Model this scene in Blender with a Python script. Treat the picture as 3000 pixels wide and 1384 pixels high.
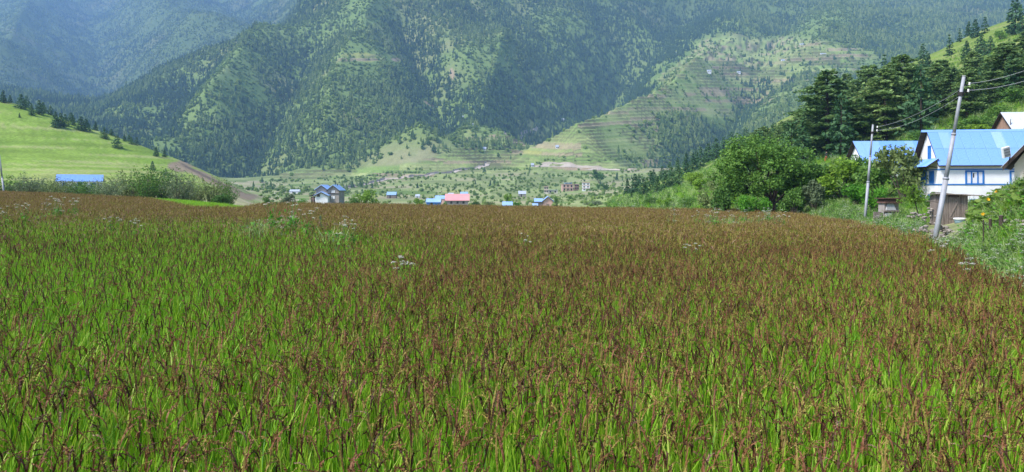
import bpy, bmesh, math, random
import numpy as np
from mathutils import Vector, Matrix, Euler

random.seed(11)
rng = np.random.default_rng(11)
SC = bpy.context.scene
COL = SC.collection
for o in list(bpy.data.objects):
    bpy.data.objects.remove(o, do_unlink=True)

# ------------------------------------------------------------------ camera, sky, sun, exposure
F, YH, CZ = 2183.0, 560.0, 2.5          # photo: focal length in px, horizon row, eye height (m)
cam_d = bpy.data.cameras.new('camera')
cam = bpy.data.objects.new('camera', cam_d)
COL.objects.link(cam)
SC.camera = cam
cam.location = (0, 0, CZ)
cam.rotation_euler = (math.radians(90), 0, 0)
cam_d.sensor_width = 36
cam_d.lens = 36 * F / 3000
cam_d.shift_y = (YH - 692) / 3000
cam_d.clip_start = 0.1
cam_d.clip_end = 30000

SUN_EL, SUN_AZ = math.radians(50), math.radians(240)   # azimuth clockwise from +Y
sun_dir = Vector((math.sin(SUN_AZ) * math.cos(SUN_EL), math.cos(SUN_AZ) * math.cos(SUN_EL), math.sin(SUN_EL)))
world = bpy.data.worlds.new('World')
SC.world = world
world.use_nodes = True
wn = world.node_tree.nodes
wl = world.node_tree.links
wn.clear()
w_out = wn.new('ShaderNodeOutputWorld')
w_bg = wn.new('ShaderNodeBackground')
w_sky = wn.new('ShaderNodeTexSky')
w_sky.sky_type = 'NISHITA'
w_sky.sun_disc = False
w_sky.sun_elevation = SUN_EL
w_sky.sun_rotation = SUN_AZ
w_sky.altitude = 2300
w_sky.air_density = 1.0
w_sky.dust_density = 4.0
w_sky.ozone_density = 1.0
w_bg.inputs['Strength'].default_value = 0.15
wl.new(w_sky.outputs[0], w_bg.inputs['Color'])
wl.new(w_bg.outputs[0], w_out.inputs['Surface'])
sun_d = bpy.data.lights.new('sun', 'SUN')
sun_d.energy = 3.8
sun_d.angle = math.radians(14)
sun_d.color = (1.0, 0.965, 0.92)
sun = bpy.data.objects.new('sun', sun_d)
COL.objects.link(sun)
sun.rotation_euler = sun_dir.to_track_quat('Z', 'Y').to_euler()
SC.view_settings.view_transform = 'Standard'
SC.view_settings.look = 'None'
SC.view_settings.exposure = 0.82
SC.view_settings.gamma = 1.0
SC.view_settings.use_curve_mapping = False
SC.cycles.max_bounces = 6
SC.cycles.diffuse_bounces = 3
SC.cycles.transmission_bounces = 4
SC.cycles.volume_bounces = 1

# ------------------------------------------------------------------ pixel <-> place
def X_(px, Y): return (px - 1500.0) / F * Y
def Z_(py, Y): return CZ + (YH - py) / F * Y

# ------------------------------------------------------------------ noise, interpolation
def _hash(ix, iy, seed):
    h = (ix.astype(np.int64) * 374761393 + iy.astype(np.int64) * 668265263 + seed * 974634777) & 0x7fffffff
    h = ((h ^ (h >> 13)) * 1274126177) & 0x7fffffff
    h = h ^ (h >> 16)
    return (h & 0xffff) / 65535.0
def vnoise(x, y, seed=0):
    ix, iy = np.floor(x), np.floor(y)
    fx, fy = x - ix, y - iy
    fx = fx * fx * (3 - 2 * fx); fy = fy * fy * (3 - 2 * fy)
    a, b = _hash(ix, iy, seed), _hash(ix + 1, iy, seed)
    c, d = _hash(ix, iy + 1, seed), _hash(ix + 1, iy + 1, seed)
    return (a * (1 - fx) + b * fx) * (1 - fy) + (c * (1 - fx) + d * fx) * fy
def fbm(x, y, seed=0, octv=4):
    s = np.zeros(np.broadcast(x, y).shape); a, t = 1.0, 0.0
    for k in range(octv):
        s += a * vnoise(x * 2 ** k + 17.3 * k, y * 2 ** k - 9.1 * k, seed + k); t += a; a *= 0.5
    return s / t
def sstep(a, b, x):
    t = np.clip((x - a) / (b - a), 0, 1)
    return t * t * (3 - 2 * t)
def pchip(xk, yk, xq):
    """monotone cubic along axis 0 of yk"""
    xk = np.asarray(xk, float); yk = np.asarray(yk, float); xq = np.asarray(xq, float)
    h = np.diff(xk); sh = (-1,) + (1,) * (yk.ndim - 1)
    d = np.diff(yk, axis=0) / h.reshape(sh)
    m = np.zeros_like(yk)
    w1 = (2 * h[1:] + h[:-1]).reshape(sh); w2 = (h[1:] + 2 * h[:-1]).reshape(sh)
    ok = d[:-1] * d[1:] > 0
    with np.errstate(divide='ignore', invalid='ignore'):
        hm = (w1 + w2) / (w1 / d[:-1] + w2 / d[1:])
    m[1:-1] = np.where(ok, hm, 0)
    m[0] = d[0]; m[-1] = d[-1]
    xq = np.clip(xq, xk[0], xk[-1])
    i = np.clip(np.searchsorted(xk, xq, side='right') - 1, 0, len(xk) - 2)
    t = ((xq - xk[i]) / h[i]).reshape(sh); hh = h[i].reshape(sh)
    t2, t3 = t * t, t * t * t
    return (2 * t3 - 3 * t2 + 1) * yk[i] + (t3 - 2 * t2 + t) * hh * m[i] + (-2 * t3 + 3 * t2) * yk[i + 1] + (t3 - t2) * hh * m[i + 1]

# ------------------------------------------------------------------ materials
def new_mat(name):
    m = bpy.data.materials.new(name); m.use_nodes = True
    nt = m.node_tree
    for n in list(nt.nodes):
        if n.type not in ('OUTPUT_MATERIAL',): nt.nodes.remove(n)
    out = [n for n in nt.nodes if n.type == 'OUTPUT_MATERIAL'][0]
    return m, nt, out
def noise_node(nt, scale, detail=4, rough=0.6, src='Object', stretch=None):
    tc = nt.nodes.new('ShaderNodeTexCoord')
    n = nt.nodes.new('ShaderNodeTexNoise')
    n.inputs['Scale'].default_value = scale; n.inputs['Detail'].default_value = detail
    n.inputs['Roughness'].default_value = rough
    if stretch:
        mp = nt.nodes.new('ShaderNodeMapping'); mp.inputs['Scale'].default_value = stretch
        nt.links.new(tc.outputs[src], mp.inputs['Vector']); nt.links.new(mp.outputs[0], n.inputs['Vector'])
    else:
        nt.links.new(tc.outputs[src], n.inputs['Vector'])
    return n
def ramp_node(nt, stops):
    r = nt.nodes.new('ShaderNodeValToRGB')
    while len(r.color_ramp.elements) > len(stops): r.color_ramp.elements.remove(r.color_ramp.elements[-1])
    while len(r.color_ramp.elements) < len(stops): r.color_ramp.elements.new(0.5)
    for e, (p, c) in zip(r.color_ramp.elements, stops):
        e.position = p; e.color = (*c, 1)
    return r
def mat_surf(name, c1, c2, scale=2.0, rough=0.8, bump=0.2, bscale=None, spec=0.3, stretch=None, metal=0.0, dirt=None):
    m, nt, out = new_mat(name)
    b = nt.nodes.new('ShaderNodeBsdfPrincipled')
    b.inputs['Roughness'].default_value = rough; b.inputs['Specular IOR Level'].default_value = spec
    b.inputs['Metallic'].default_value = metal
    n = noise_node(nt, scale, 6, 0.65, stretch=stretch)
    r = ramp_node(nt, [(0.3, c1), (0.7, c2)])
    nt.links.new(n.outputs['Fac'], r.inputs['Fac'])
    last = r.outputs[0]
    if dirt:
        n2 = noise_node(nt, scale * 0.37, 5, 0.7, stretch=stretch)
        r2 = ramp_node(nt, [(0.5, (0, 0, 0)), (0.72, (1, 1, 1))])
        nt.links.new(n2.outputs['Fac'], r2.inputs['Fac'])
        mx = nt.nodes.new('ShaderNodeMix'); mx.data_type = 'RGBA'
        nt.links.new(r2.outputs[0], mx.inputs[0]); nt.links.new(last, mx.inputs[6]); mx.inputs[7].default_value = (*dirt, 1)
        last = mx.outputs[2]
    nt.links.new(last, b.inputs['Base Color'])
    if bump:
        nb = noise_node(nt, bscale or scale * 6, 4, 0.6, stretch=stretch)
        bp = nt.nodes.new('ShaderNodeBump'); bp.inputs['Strength'].default_value = bump; bp.inputs['Distance'].default_value = 0.05
        nt.links.new(nb.outputs['Fac'], bp.inputs['Height']); nt.links.new(bp.outputs[0], b.inputs['Normal'])
    nt.links.new(b.outputs[0], out.inputs['Surface'])
    return m
def mat_leaf(name, cols, transl=0.35, tcol=None, rough=0.6, wobj=0.45):
    """leaf: colour differs from plant to plant and from leaf to leaf"""
    m, nt, out = new_mat(name)
    oi = nt.nodes.new('ShaderNodeObjectInfo'); ge = nt.nodes.new('ShaderNodeNewGeometry')
    a = nt.nodes.new('ShaderNodeMath'); a.operation = 'MULTIPLY'; a.inputs[1].default_value = wobj
    nt.links.new(oi.outputs['Random'], a.inputs[0])
    c = nt.nodes.new('ShaderNodeMath'); c.operation = 'MULTIPLY_ADD'; c.inputs[1].default_value = 1 - wobj
    nt.links.new(ge.outputs['Random Per Island'], c.inputs[0]); nt.links.new(a.outputs[0], c.inputs[2])
    n = len(cols)
    r = ramp_node(nt, [(0.08 + 0.84 * i / (n - 1), col) for i, col in enumerate(cols)])
    nt.links.new(c.outputs[0], r.inputs['Fac'])
    b = nt.nodes.new('ShaderNodeBsdfPrincipled')
    b.inputs['Roughness'].default_value = rough; b.inputs['Specular IOR Level'].default_value = 0.25
    nt.links.new(r.outputs[0], b.inputs['Base Color'])
    t = nt.nodes.new('ShaderNodeBsdfTranslucent')
    hs = nt.nodes.new('ShaderNodeHueSaturation'); hs.inputs['Value'].default_value = 1.3; hs.inputs['Hue'].default_value = 0.49
    nt.links.new(r.outputs[0], hs.inputs['Color']); nt.links.new(hs.outputs[0], t.inputs['Color'])
    mx = nt.nodes.new('ShaderNodeMixShader'); mx.inputs[0].default_value = transl
    nt.links.new(b.outputs[0], mx.inputs[1]); nt.links.new(t.outputs[0], mx.inputs[2])
    nt.links.new(mx.outputs[0], out.inputs['Surface'])
    return m
M = {}
M['white_wall'] = mat_surf('whitewash', (.76, .75, .77), (.84, .84, .87), 1.3, .9, .25, 9, dirt=(.68, .66, .66))
M['cream_wall'] = mat_surf('cream_plaster', (.62, .56, .46), (.74, .69, .58), 1.6, .9, .3, 8, dirt=(.45, .38, .3))
M['blue_roof'] = mat_surf('blue_painted_sheet', (.12, .275, .72), (.14, .305, .77), .8, .5, .06, 14, spec=.3, dirt=(.18, .335, .72))
M['blue_roof_b'] = mat_surf('blue_sheet_faded', (.17, .325, .74), (.2, .36, .78), .8, .5, .06, 14, spec=.3, dirt=(.24, .4, .68))
M['far_blue'] = mat_surf('haze_paled_blue_sheet', (.24, .40, .70), (.30, .46, .74), .5, .6, .06, 5, spec=.3, dirt=(.36, .47, .62))  # valley roofs: haze and reflected light put into a paler blue
M['blue_roof_c'] = mat_surf('blue_sheet_chalky', (.22, .37, .72), (.27, .42, .76), .8, .6, .06, 14, spec=.25, dirt=(.13, .29, .66))
M['blue_paint'] = mat_surf('blue_wood_paint', (.015, .13, .44), (.03, .19, .54), 3, .55, .15, 20, dirt=(.06, .2, .42))
M['pale_panel'] = mat_surf('pale_painted_shutter', (.66, .66, .74), (.74, .75, .82), 2, .6, .1, 12)
M['dark_wood'] = mat_surf('dark_timber', (.03, .022, .018), (.075, .055, .042), 4, .85, .4, 20)
M['grey_wood'] = mat_surf('weathered_plank', (.17, .135, .115), (.31, .255, .215), 3.2, .9, .5, 22, stretch=(6, 6, .7), dirt=(.1, .075, .06))
M['silver_roof'] = mat_surf('bare_zinc_sheet', (.40, .44, .52), (.5, .54, .62), 1.2, .45, .06, 14, spec=.5, dirt=(.46, .48, .5))
M['red_roof'] = mat_surf('faded_red_sheet', (.66, .27, .28), (.74, .33, .33), .6, .6, .1, 6, dirt=(.6, .34, .32))
M['pink_plaster'] = mat_surf('pink_plaster', (.55, .33, .28), (.66, .44, .38), .6, .9, .1)
M['stone_wall'] = mat_surf('grey_stone_masonry', (.27, .24, .22), (.42, .37, .34), 1.4, .95, .5, 5, dirt=(.3, .24, .2))
M['rust_wall'] = mat_surf('red_brown_masonry', (.25, .15, .11), (.36, .23, .17), 2, .95, .4, 7)
M['stone'] = mat_surf('field_stone', (.2, .175, .15), (.36, .32, .28), 3.5, .95, .5, 16, dirt=(.2, .18, .14))
M['steel'] = mat_surf('galvanised_steel', (.29, .30, .33), (.36, .37, .40), 5, .6, .05, 30, spec=.4, metal=.1, dirt=(.27, .26, .26))
M['wire'] = mat_surf('aluminium_wire', (.38, .39, .41), (.45, .46, .48), 5, .5, 0)
M['dark'] = mat_surf('dark_opening', (.012, .011, .012), (.03, .027, .026), 3, .8, 0)
M['glass'] = mat_surf('window_glass', (.03, .035, .05), (.06, .065, .08), 2, .12, 0, spec=.6)
M['porcelain'] = mat_surf('white_insulator', (.75, .74, .72), (.82, .81, .8), 4, .3, 0)
M['slab'] = mat_surf('pale_slate', (.36, .37, .38), (.5, .5, .5), 3, .8, .3, 14)
M['brown_thatch'] = mat_surf('dark_brown_boards', (.06, .035, .028), (.14, .075, .055), 4, .9, .5, 20)
M['tub_blue'] = mat_surf('pale_blue_plastic', (.36, .5, .62), (.42, .56, .66), 3, .4, 0)
M['tub_white'] = mat_surf('white_plastic', (.74, .75, .76), (.8, .8, .8), 3, .4, 0)
M['red_cloth'] = mat_surf('dark_red_cloth', (.35, .02, .04), (.5, .05, .07), 6, .9, .2)
M['black_cloth'] = mat_surf('dark_cloth', (.02, .018, .025), (.05, .045, .05), 6, .9, .2)
M['skin'] = mat_surf('skin', (.3, .17, .11), (.36, .21, .14), 6, .6, 0)
M['bark'] = mat_surf('bark', (.035, .026, .02), (.1, .075, .058), 3, .95, .6, 12, stretch=(3, 3, .6))
M['road'] = mat_surf('dusty_track', (.42, .35, .28), (.56, .48, .4), .08, .95, 0, dirt=(.36, .28, .22))
M['hero_leaf'] = mat_leaf('walnut_leaf', [(.03, .085, .016), (.07, .165, .025), (.12, .245, .036), (.18, .32, .05)])
M['bush_leaf'] = mat_leaf('bush_leaf', [(.045, .11, .02), (.085, .19, .03), (.14, .26, .045)])
M['yellow_leaf'] = mat_leaf('yellow_green_leaf', [(.1, .2, .02), (.18, .32, .03), (.27, .4, .05)])
M['bright_leaf'] = mat_leaf('fresh_leaf', [(.05, .17, .012), (.09, .27, .018), (.14, .34, .03)])
M['olive_leaf'] = mat_leaf('olive_leaf', [(.10, .15, .045), (.17, .23, .07), (.26, .33, .12)])
M['grey_leaf'] = mat_leaf('grey_green_leaf', [(.09, .13, .06), (.15, .2, .095), (.24, .3, .16)])
M['cedar_leaf'] = mat_leaf('cedar_needles', [(.06, .13, .05), (.125, .225, .075), (.2, .31, .1), (.29, .4, .13)], .35, wobj=.3)
M['pine_leaf'] = mat_leaf('pine_needles', [(.03, .085, .036), (.06, .14, .05), (.11, .21, .07)], .25)
M['forest_leaf'] = mat_leaf('forest_needles', [(.06, .12, .045), (.125, .205, .065), (.215, .3, .09), (.31, .39, .125)], .2, wobj=.8)
M['stand_leaf'] = mat_leaf('dark_stand_needles', [(.03, .08, .04), (.065, .13, .055), (.11, .19, .072)], .15, wobj=.7)
M['scrub_leaf'] = mat_leaf('scrub_leaf', [(.12, .21, .05), (.21, .31, .07), (.31, .41, .11)], .25, wobj=.75)
M['petal'] = mat_leaf('white_petal', [(.7, .68, .6), (.8, .79, .72)], .25)
M['yellow_petal'] = mat_leaf('yellow_petal', [(.75, .42, .02), (.85, .55, .04)], .25)
M['stalk'] = mat_leaf('green_stalk', [(.1, .2, .03), (.16, .26, .06)], .1)
M['dry_stalk'] = mat_leaf('dry_stalk', [(.4, .33, .2), (.52, .44, .28)], .2)
M['rice_blade'] = mat_leaf('rice_blade', [(.045, .15, .005), (.11, .29, .008), (.19, .4, .014), (.3, .49, .03)], .28, rough=.5, wobj=.3)
M['rice_pale'] = mat_leaf('rice_blade_yellowing', [(.2, .34, .02), (.3, .43, .035), (.42, .5, .09)], .28, rough=.5, wobj=.3)
M['rice_head'] = mat_leaf('red_rice_grain', [(.115, .045, .022), (.2, .083, .036), (.29, .14, .062)], .15)
M['rice_dark'] = mat_leaf('dark_rice_grain', [(.04, .02, .01), (.08, .038, .018), (.125, .06, .03)], .1)
M['rice_pink'] = mat_leaf('pale_rice_grain', [(.24, .13, .085), (.33, .19, .13), (.42, .27, .19)], .15)
M['rice_tan'] = mat_leaf('ripening_rice_grain', [(.17, .12, .025), (.27, .2, .045), (.4, .32, .09)], .2)
M['lime_grass'] = mat_leaf('lime_grass', [(.13, .30, .012), (.2, .4, .02), (.27, .46, .04)], .4)
M['weed_grass'] = mat_leaf('pale_weed_grass', [(.22, .35, .08), (.34, .46, .15), (.48, .56, .27)], .3)

# ------------------------------------------------------------------ object helpers
def tag(o, label=None, cat=None, group=None, kind=None):
    if label: o['label'] = label
    if cat: o['category'] = cat
    if group: o['group'] = group
    if kind: o['kind'] = kind
    return o
def empty(name, loc=(0, 0, 0), rz=0.0, label=None, cat=None, group=None):
    e = bpy.data.objects.new(name, None); COL.objects.link(e)
    e.empty_display_size = 0.3
    e.location = loc; e.rotation_euler = (0, 0, rz)
    return tag(e, label, cat, group)
def link(name, mesh, parent=None, loc=None, rot=None, scale=None):
    o = bpy.data.objects.new(name, mesh); COL.objects.link(o)
    if parent: o.parent = parent
    if loc is not None: o.location = loc
    if rot is not None: o.rotation_euler = rot
    if scale is not None: o.scale = scale if hasattr(scale, '__len__') else (scale,) * 3
    return o
class MB:
    def __init__(s): s.v = []; s.f = []; s.mi = []
    def add(s, verts, faces, mi=0):
        o = len(s.v); s.v.extend([tuple(p) for p in verts])
        s.f.extend([tuple(i + o for i in f) for f in faces]); s.mi.extend([mi] * len(faces)); return s
    def box(s, x0, x1, y0, y1, z0, z1, mi=0):
        v = [(x0, y0, z0), (x1, y0, z0), (x1, y1, z0), (x0, y1, z0), (x0, y0, z1), (x1, y0, z1), (x1, y1, z1), (x0, y1, z1)]
        return s.add(v, [(3, 2, 1, 0), (4, 5, 6, 7), (0, 1, 5, 4), (1, 2, 6, 5), (2, 3, 7, 6), (3, 0, 4, 7)], mi)
    def prism(s, poly, d, mi=0):
        """closed prism: 3-D polygon extruded by vector d"""
        n = len(poly); d = Vector(d); a = [Vector(p) for p in poly]; b = [p + d for p in a]
        f = [tuple(range(n))[::-1], tuple(range(n, 2 * n))] + [(i, (i + 1) % n, n + (i + 1) % n, n + i) for i in range(n)]
        return s.add(a + b, f, mi)
    def tube(s, pts, rad, n=8, mi=0, cap=True):
        pts = [Vector(p) for p in pts]
        if not hasattr(rad, '__len__'): rad = [rad] * len(pts)
        o = len(s.v)
        for i, p in enumerate(pts):
            d = (pts[min(i + 1, len(pts) - 1)] - pts[max(i - 1, 0)]).normalized()
            u = d.orthogonal().normalized() if i == 0 else (u0 - d * u0.dot(d)).normalized()
            u0 = u; w = d.cross(u)
            for k in range(n):
                a = 2 * math.pi * k / n
                s.v.append(tuple(p + (u * math.cos(a) + w * math.sin(a)) * rad[i]))
        for i in range(len(pts) - 1):
            for k in range(n):
                a, b = o + i * n + k, o + i * n + (k + 1) % n
                s.f.append((a, b, b + n, a + n)); s.mi.append(mi)
        if cap:
            s.f.append(tuple(o + k for k in range(n))[::-1]); s.mi.append(mi)
            e = o + (len(pts) - 1) * n
            s.f.append(tuple(e + k for k in range(n))); s.mi.append(mi)
        return s
    def mesh(s, name, mats, smooth=False):
        me = bpy.data.meshes.new(name); me.from_pydata(s.v, [], s.f)
        mats = mats if isinstance(mats, (list, tuple)) else [mats]
        for m in mats: me.materials.append(M[m] if isinstance(m, str) else m)
        if len(mats) > 1: me.polygons.foreach_set('material_index', s.mi)
        if smooth: me.polygons.foreach_set('use_smooth', [True] * len(me.polygons))
        me.update(); return me
    def obj(s, name, mats, parent=None, smooth=False, **k):
        return link(name, s.mesh(name, mats, smooth), parent, **k)
def quads_mesh(name, V, mats, mi=None, tri=False):
    """V (N,k,3) -> mesh of N separate k-gons"""
    n, k = V.shape[:2]
    me = bpy.data.meshes.new(name)
    me.vertices.add(n * k); me.loops.add(n * k); me.polygons.add(n)
    me.vertices.foreach_set('co', V.reshape(-1).astype(np.float32))
    me.loops.foreach_set('vertex_index', np.arange(n * k, dtype=np.int32))
    me.polygons.foreach_set('loop_start', np.arange(0, n * k, k, dtype=np.int32))
    mats = mats if isinstance(mats, (list, tuple)) else [mats]
    for m in mats: me.materials.append(M[m])
    if mi is not None: me.polygons.foreach_set('material_index', np.asarray(mi, np.int32))
    me.update(calc_edges=True); me.validate(); return me
def leaf_quads(P, size, rg, flat=0.5, aspect=0.55, out=None):
    """leaf-shaped quads at points P; flat 1 = lying level, 0 = any way"""
    n = len(P)
    nrm = rg.normal(size=(n, 3)); nrm /= np.linalg.norm(nrm, axis=1)[:, None]
    nrm = nrm * (1 - flat) + np.array([0, 0, 1.0]) * flat
    if out is not None: nrm += out
    nrm /= np.linalg.norm(nrm, axis=1)[:, None]
    t = rg.normal(size=(n, 3)); t -= nrm * (t * nrm).sum(1)[:, None]; t /= np.linalg.norm(t, axis=1)[:, None]
    b = np.cross(nrm, t)
    s = (size * rg.uniform(.6, 1.35, n))[:, None]
    return np.stack([P - t * s * .5, P + b * s * .5 * aspect, P + t * s * .5, P - b * s * .5 * aspect], 1)
def make_instancer(name, P, idx, rotz, scl, protos, tilt=None, sclz=None):
    """one object whose geometry nodes repeat the prototypes on points (kind stuff)"""
    coll = bpy.data.collections.new(name + '_shapes')
    for k, me in enumerate(protos):
        coll.objects.link(bpy.data.objects.new('%s_shape_%02d' % (name, k), me))
    me = bpy.data.meshes.new(name)
    n = len(P); me.vertices.add(n); me.vertices.foreach_set('co', np.asarray(P, np.float32).reshape(-1))
    def att(nm, ty, v):
        a = me.attributes.new(nm, ty, 'POINT'); a.data.foreach_set('vector' if ty == 'FLOAT_VECTOR' else 'value', v)
    att('idx', 'INT', np.asarray(idx, np.int32))
    R = np.zeros((n, 3), np.float32); R[:, 2] = rotz
    if tilt is not None: R[:, :2] = tilt
    S = np.repeat(np.asarray(scl, np.float32)[:, None], 3, 1)
    if sclz is not None: S[:, 2] = sclz
    att('rot', 'FLOAT_VECTOR', R.reshape(-1)); att('scl', 'FLOAT_VECTOR', S.reshape(-1))
    o = link(name, me)
    ng = bpy.data.node_groups.new(name, 'GeometryNodeTree')
    ng.interface.new_socket('Geometry', in_out='INPUT', socket_type='NodeSocketGeometry')
    ng.interface.new_socket('Geometry', in_out='OUTPUT', socket_type='NodeSocketGeometry')
    N = ng.nodes; L = ng.links
    gi, go = N.new('NodeGroupInput'), N.new('NodeGroupOutput')
    ci = N.new('GeometryNodeCollectionInfo'); ci.inputs['Collection'].default_value = coll
    ci.inputs['Separate Children'].default_value = True; ci.inputs['Reset Children'].default_value = True
    ip = N.new('GeometryNodeInstanceOnPoints'); ip.inputs['Pick Instance'].default_value = True
    def na(nm, ty):
        a = N.new('GeometryNodeInputNamedAttribute'); a.data_type = ty; a.inputs['Name'].default_value = nm; return a.outputs['Attribute']
    L.new(gi.outputs[0], ip.inputs['Points']); L.new(ci.outputs[0], ip.inputs['Instance'])
    L.new(na('idx', 'INT'), ip.inputs['Instance Index'])
    er = N.new('FunctionNodeEulerToRotation'); L.new(na('rot', 'FLOAT_VECTOR'), er.inputs[0])
    L.new(er.outputs[0], ip.inputs['Rotation']); L.new(na('scl', 'FLOAT_VECTOR'), ip.inputs['Scale'])
    L.new(ip.outputs[0], go.inputs[0])
    md = o.modifiers.new('scatter', 'NODES'); md.node_group = ng
    return o

# ================================================================== THE GROUND
U_COL = [-1500, -600, 0, 250, 500, 650, 800, 1000, 1300, 1560, 1750, 1950, 2150, 2300, 2450, 2600, 2740, 2870, 3000, 3600, 4500]
# heights in metres near the field, then photo rows (py) further out
ZROW = {
 3:   [0] * 18 + [1.0, 2.2, 3],
 15:  [.3] * 14 + [-.2, -.2, -.2, 0, .2, 2.4, 3],
 30:  [.3] * 14 + [-.2, -.2, 0, 1.3, 2.4, 3.0, 4],
 45:  [.4] * 13 + [-.2, -.2, .1, .3, 1.0, 2.0, 3.5, 5],
 62:  [.8, .8, .8, .7, .5, .4, .2, .1, 0, -.2, -.3, -.3, -.2, 0, .5, 1.0, 1.4, 1.6, 2.0, 5, 8],
 80:  [1.5, 1.4, 1.2, 1.0, .7, .3, -0.4, -0.6, -0.8, -0.9, -0.8, -0.7, .9, 1.3, 2, 3, 4, 5, 6.5, 12, 18],
 120: [2, 1.8, 1.5, 1.2, .6, -.6, -2.4, -2.6, -2.7, -2.6, -2.0, 0.3, 4, 6, 8, 10, 13, 15, 18, 30, 45],
}
PROW = {
 180: [500, 540, 548, 549, 556, 570, 612, 613, 613, 612, 605, 562, 490, 455, 415, 385, 335, 300, 265, 120, 0],
 250: [440, 500, 538, 541, 548, 560, 608, 611, 611, 610, 602, 548, 465, 400, 345, 305, 250, 215, 180, 20, -100],
 330: [250, 330, 420, 470, 515, 548, 600, 607, 607, 606, 596, 532, 450, 360, 300, 240, 180, 120, 80, -100, -200],
 400: [60, 180, 298, 372, 460, 522, 590, 600, 601, 600, 586, 526, 455, 350, 285, 220, 155, 92, 45, -150, -250],
 520: [150, 290, 400, 450, 510, 545, 574, 582, 584, 583, 572, 542, 500, 425, 370, 320, 270, 220, 170, 0, -100],
 650: [300, 400, 470, 490, 530, 545, 560, 563, 562, 562, 557, 545, 530, 500, 480, 450, 420, 390, 350, 200, 50],
 800: [400, 450, 500, 510, 530, 540, 547, 542, 522, 524, 524, 518, 508, 482, 462, 440, 420, 400, 370, 220, 50],
 950: [400, 450, 475, 490, 505, 515, 522, 518, 492, 492, 490, 470, 452, 440, 420, 420, 415, 400, 370, 200, 50],
 1150: [380, 410, 430, 430, 412, 410, 422, 428, 425, 432, 420, 388, 375, 362, 350, 345, 340, 330, 320, 180, 50],
 1400: [330, 350, 370, 370, 312, 290, 280, 280, 300, 355, 322, 298, 280, 270, 260, 255, 250, 245, 240, 120, 20],
 1700: [280, 290, 300, 320, 228, 188, 152, 130, 130, 225, 225, 192, 180, 172, 168, 166, 165, 165, 160, 60, 0],
 1950: [250, 255, 265, 298, 190, 132, 94, 18, 15, 110, 130, 108, 112, 112, 112, 112, 115, 115, 100, 20, -40],
 2250: [260, 260, 270, 318, 225, 158, 108, -90, -90, -10, 20, 8, 40, 48, 52, 56, 60, 60, 50, -20, -80],
 3300: [205, 205, 215, 240, 165, 130, 92, -150, -160, -100, -85, -90, -50, -45, -40, -35, -30, -30, -30, -60, -100],
 4300: [95, 95, 100, 122, 70, 38, 0, -180, -190, -150, -140, -140, -120, -110, -105, -100, -95, -90, -90, -100, -120],
 5600: [-5, -5, -5, 15, -35, -50, -70, -190, -200, -180, -170, -170, -160, -150, -150, -150, -140, -140, -140, -140, -140],
 8500: [-120] * 7 + [-200] * 14,
}
Yk, Pk = [], []
for yy, row in ZROW.items():
    Yk.append(yy); Pk.append([YH - (z - CZ) * F / yy for z in row])
for yy, row in PROW.items():
    Yk.append(yy); Pk.append(row)
Pk = np.array(Pk, float)                                    # rows Y, columns U
YR = np.concatenate([np.geomspace(3, 110, 110), np.geomspace(112, 420, 150), np.geomspace(423, 880, 110),
                     np.linspace(883, 1760, 370), np.geomspace(1768, 8500, 135)])
UR = np.concatenate([np.arange(-1500, -40, 40), np.arange(-40, 1000, 8), np.arange(1000, 2500, 4), np.arange(2500, 3040, 8), np.arange(3040, 4501, 40)]).astype(float)
T = pchip(np.log(Yk), Pk, np.log(YR))                       # (Y, 21)
T = pchip(np.array(U_COL, float), T.T, UR).T                # (Y, U)
UU, YY = np.meshgrid(UR, YR)
XX = (UU - 1500) / F * YY
ZT = CZ + (YH - T) / F * YY
# field, bounded to the right and at its far end
XRK = ([0, 11, 16.5, 31, 46.8, 75.7, 100], [5.5, 9, 11.3, 17.6, 22.7, 27.7, 29])
YFK = ([-1500, 0, 250, 440, 560, 690, 760, 850, 1500, 2000, 2300, 3000], [120, 98, 92, 82, 60, 58, 71, 78, 82, 84, 77, 76])
def field_far(x, y): return np.interp(1500 + x / np.maximum(y, 1) * F, *YFK)
def field_right(y): return np.interp(y, *XRK)
def field_z(x, y): return -0.0167 * x + .011 * np.maximum(0, -x - 22) + 0.05 * (fbm(x * .12, y * .12, 3, 2) - .5)
def field_in(x, y, soft=0.0):
    return np.minimum(field_far(x, y) - y, field_right(y) - x)      # > 0 inside, in metres
m_f = sstep(-3.0, 0.0, field_in(XX, YY))
Z0 = ZT * (1 - m_f) + field_z(XX, YY) * m_f
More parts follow.
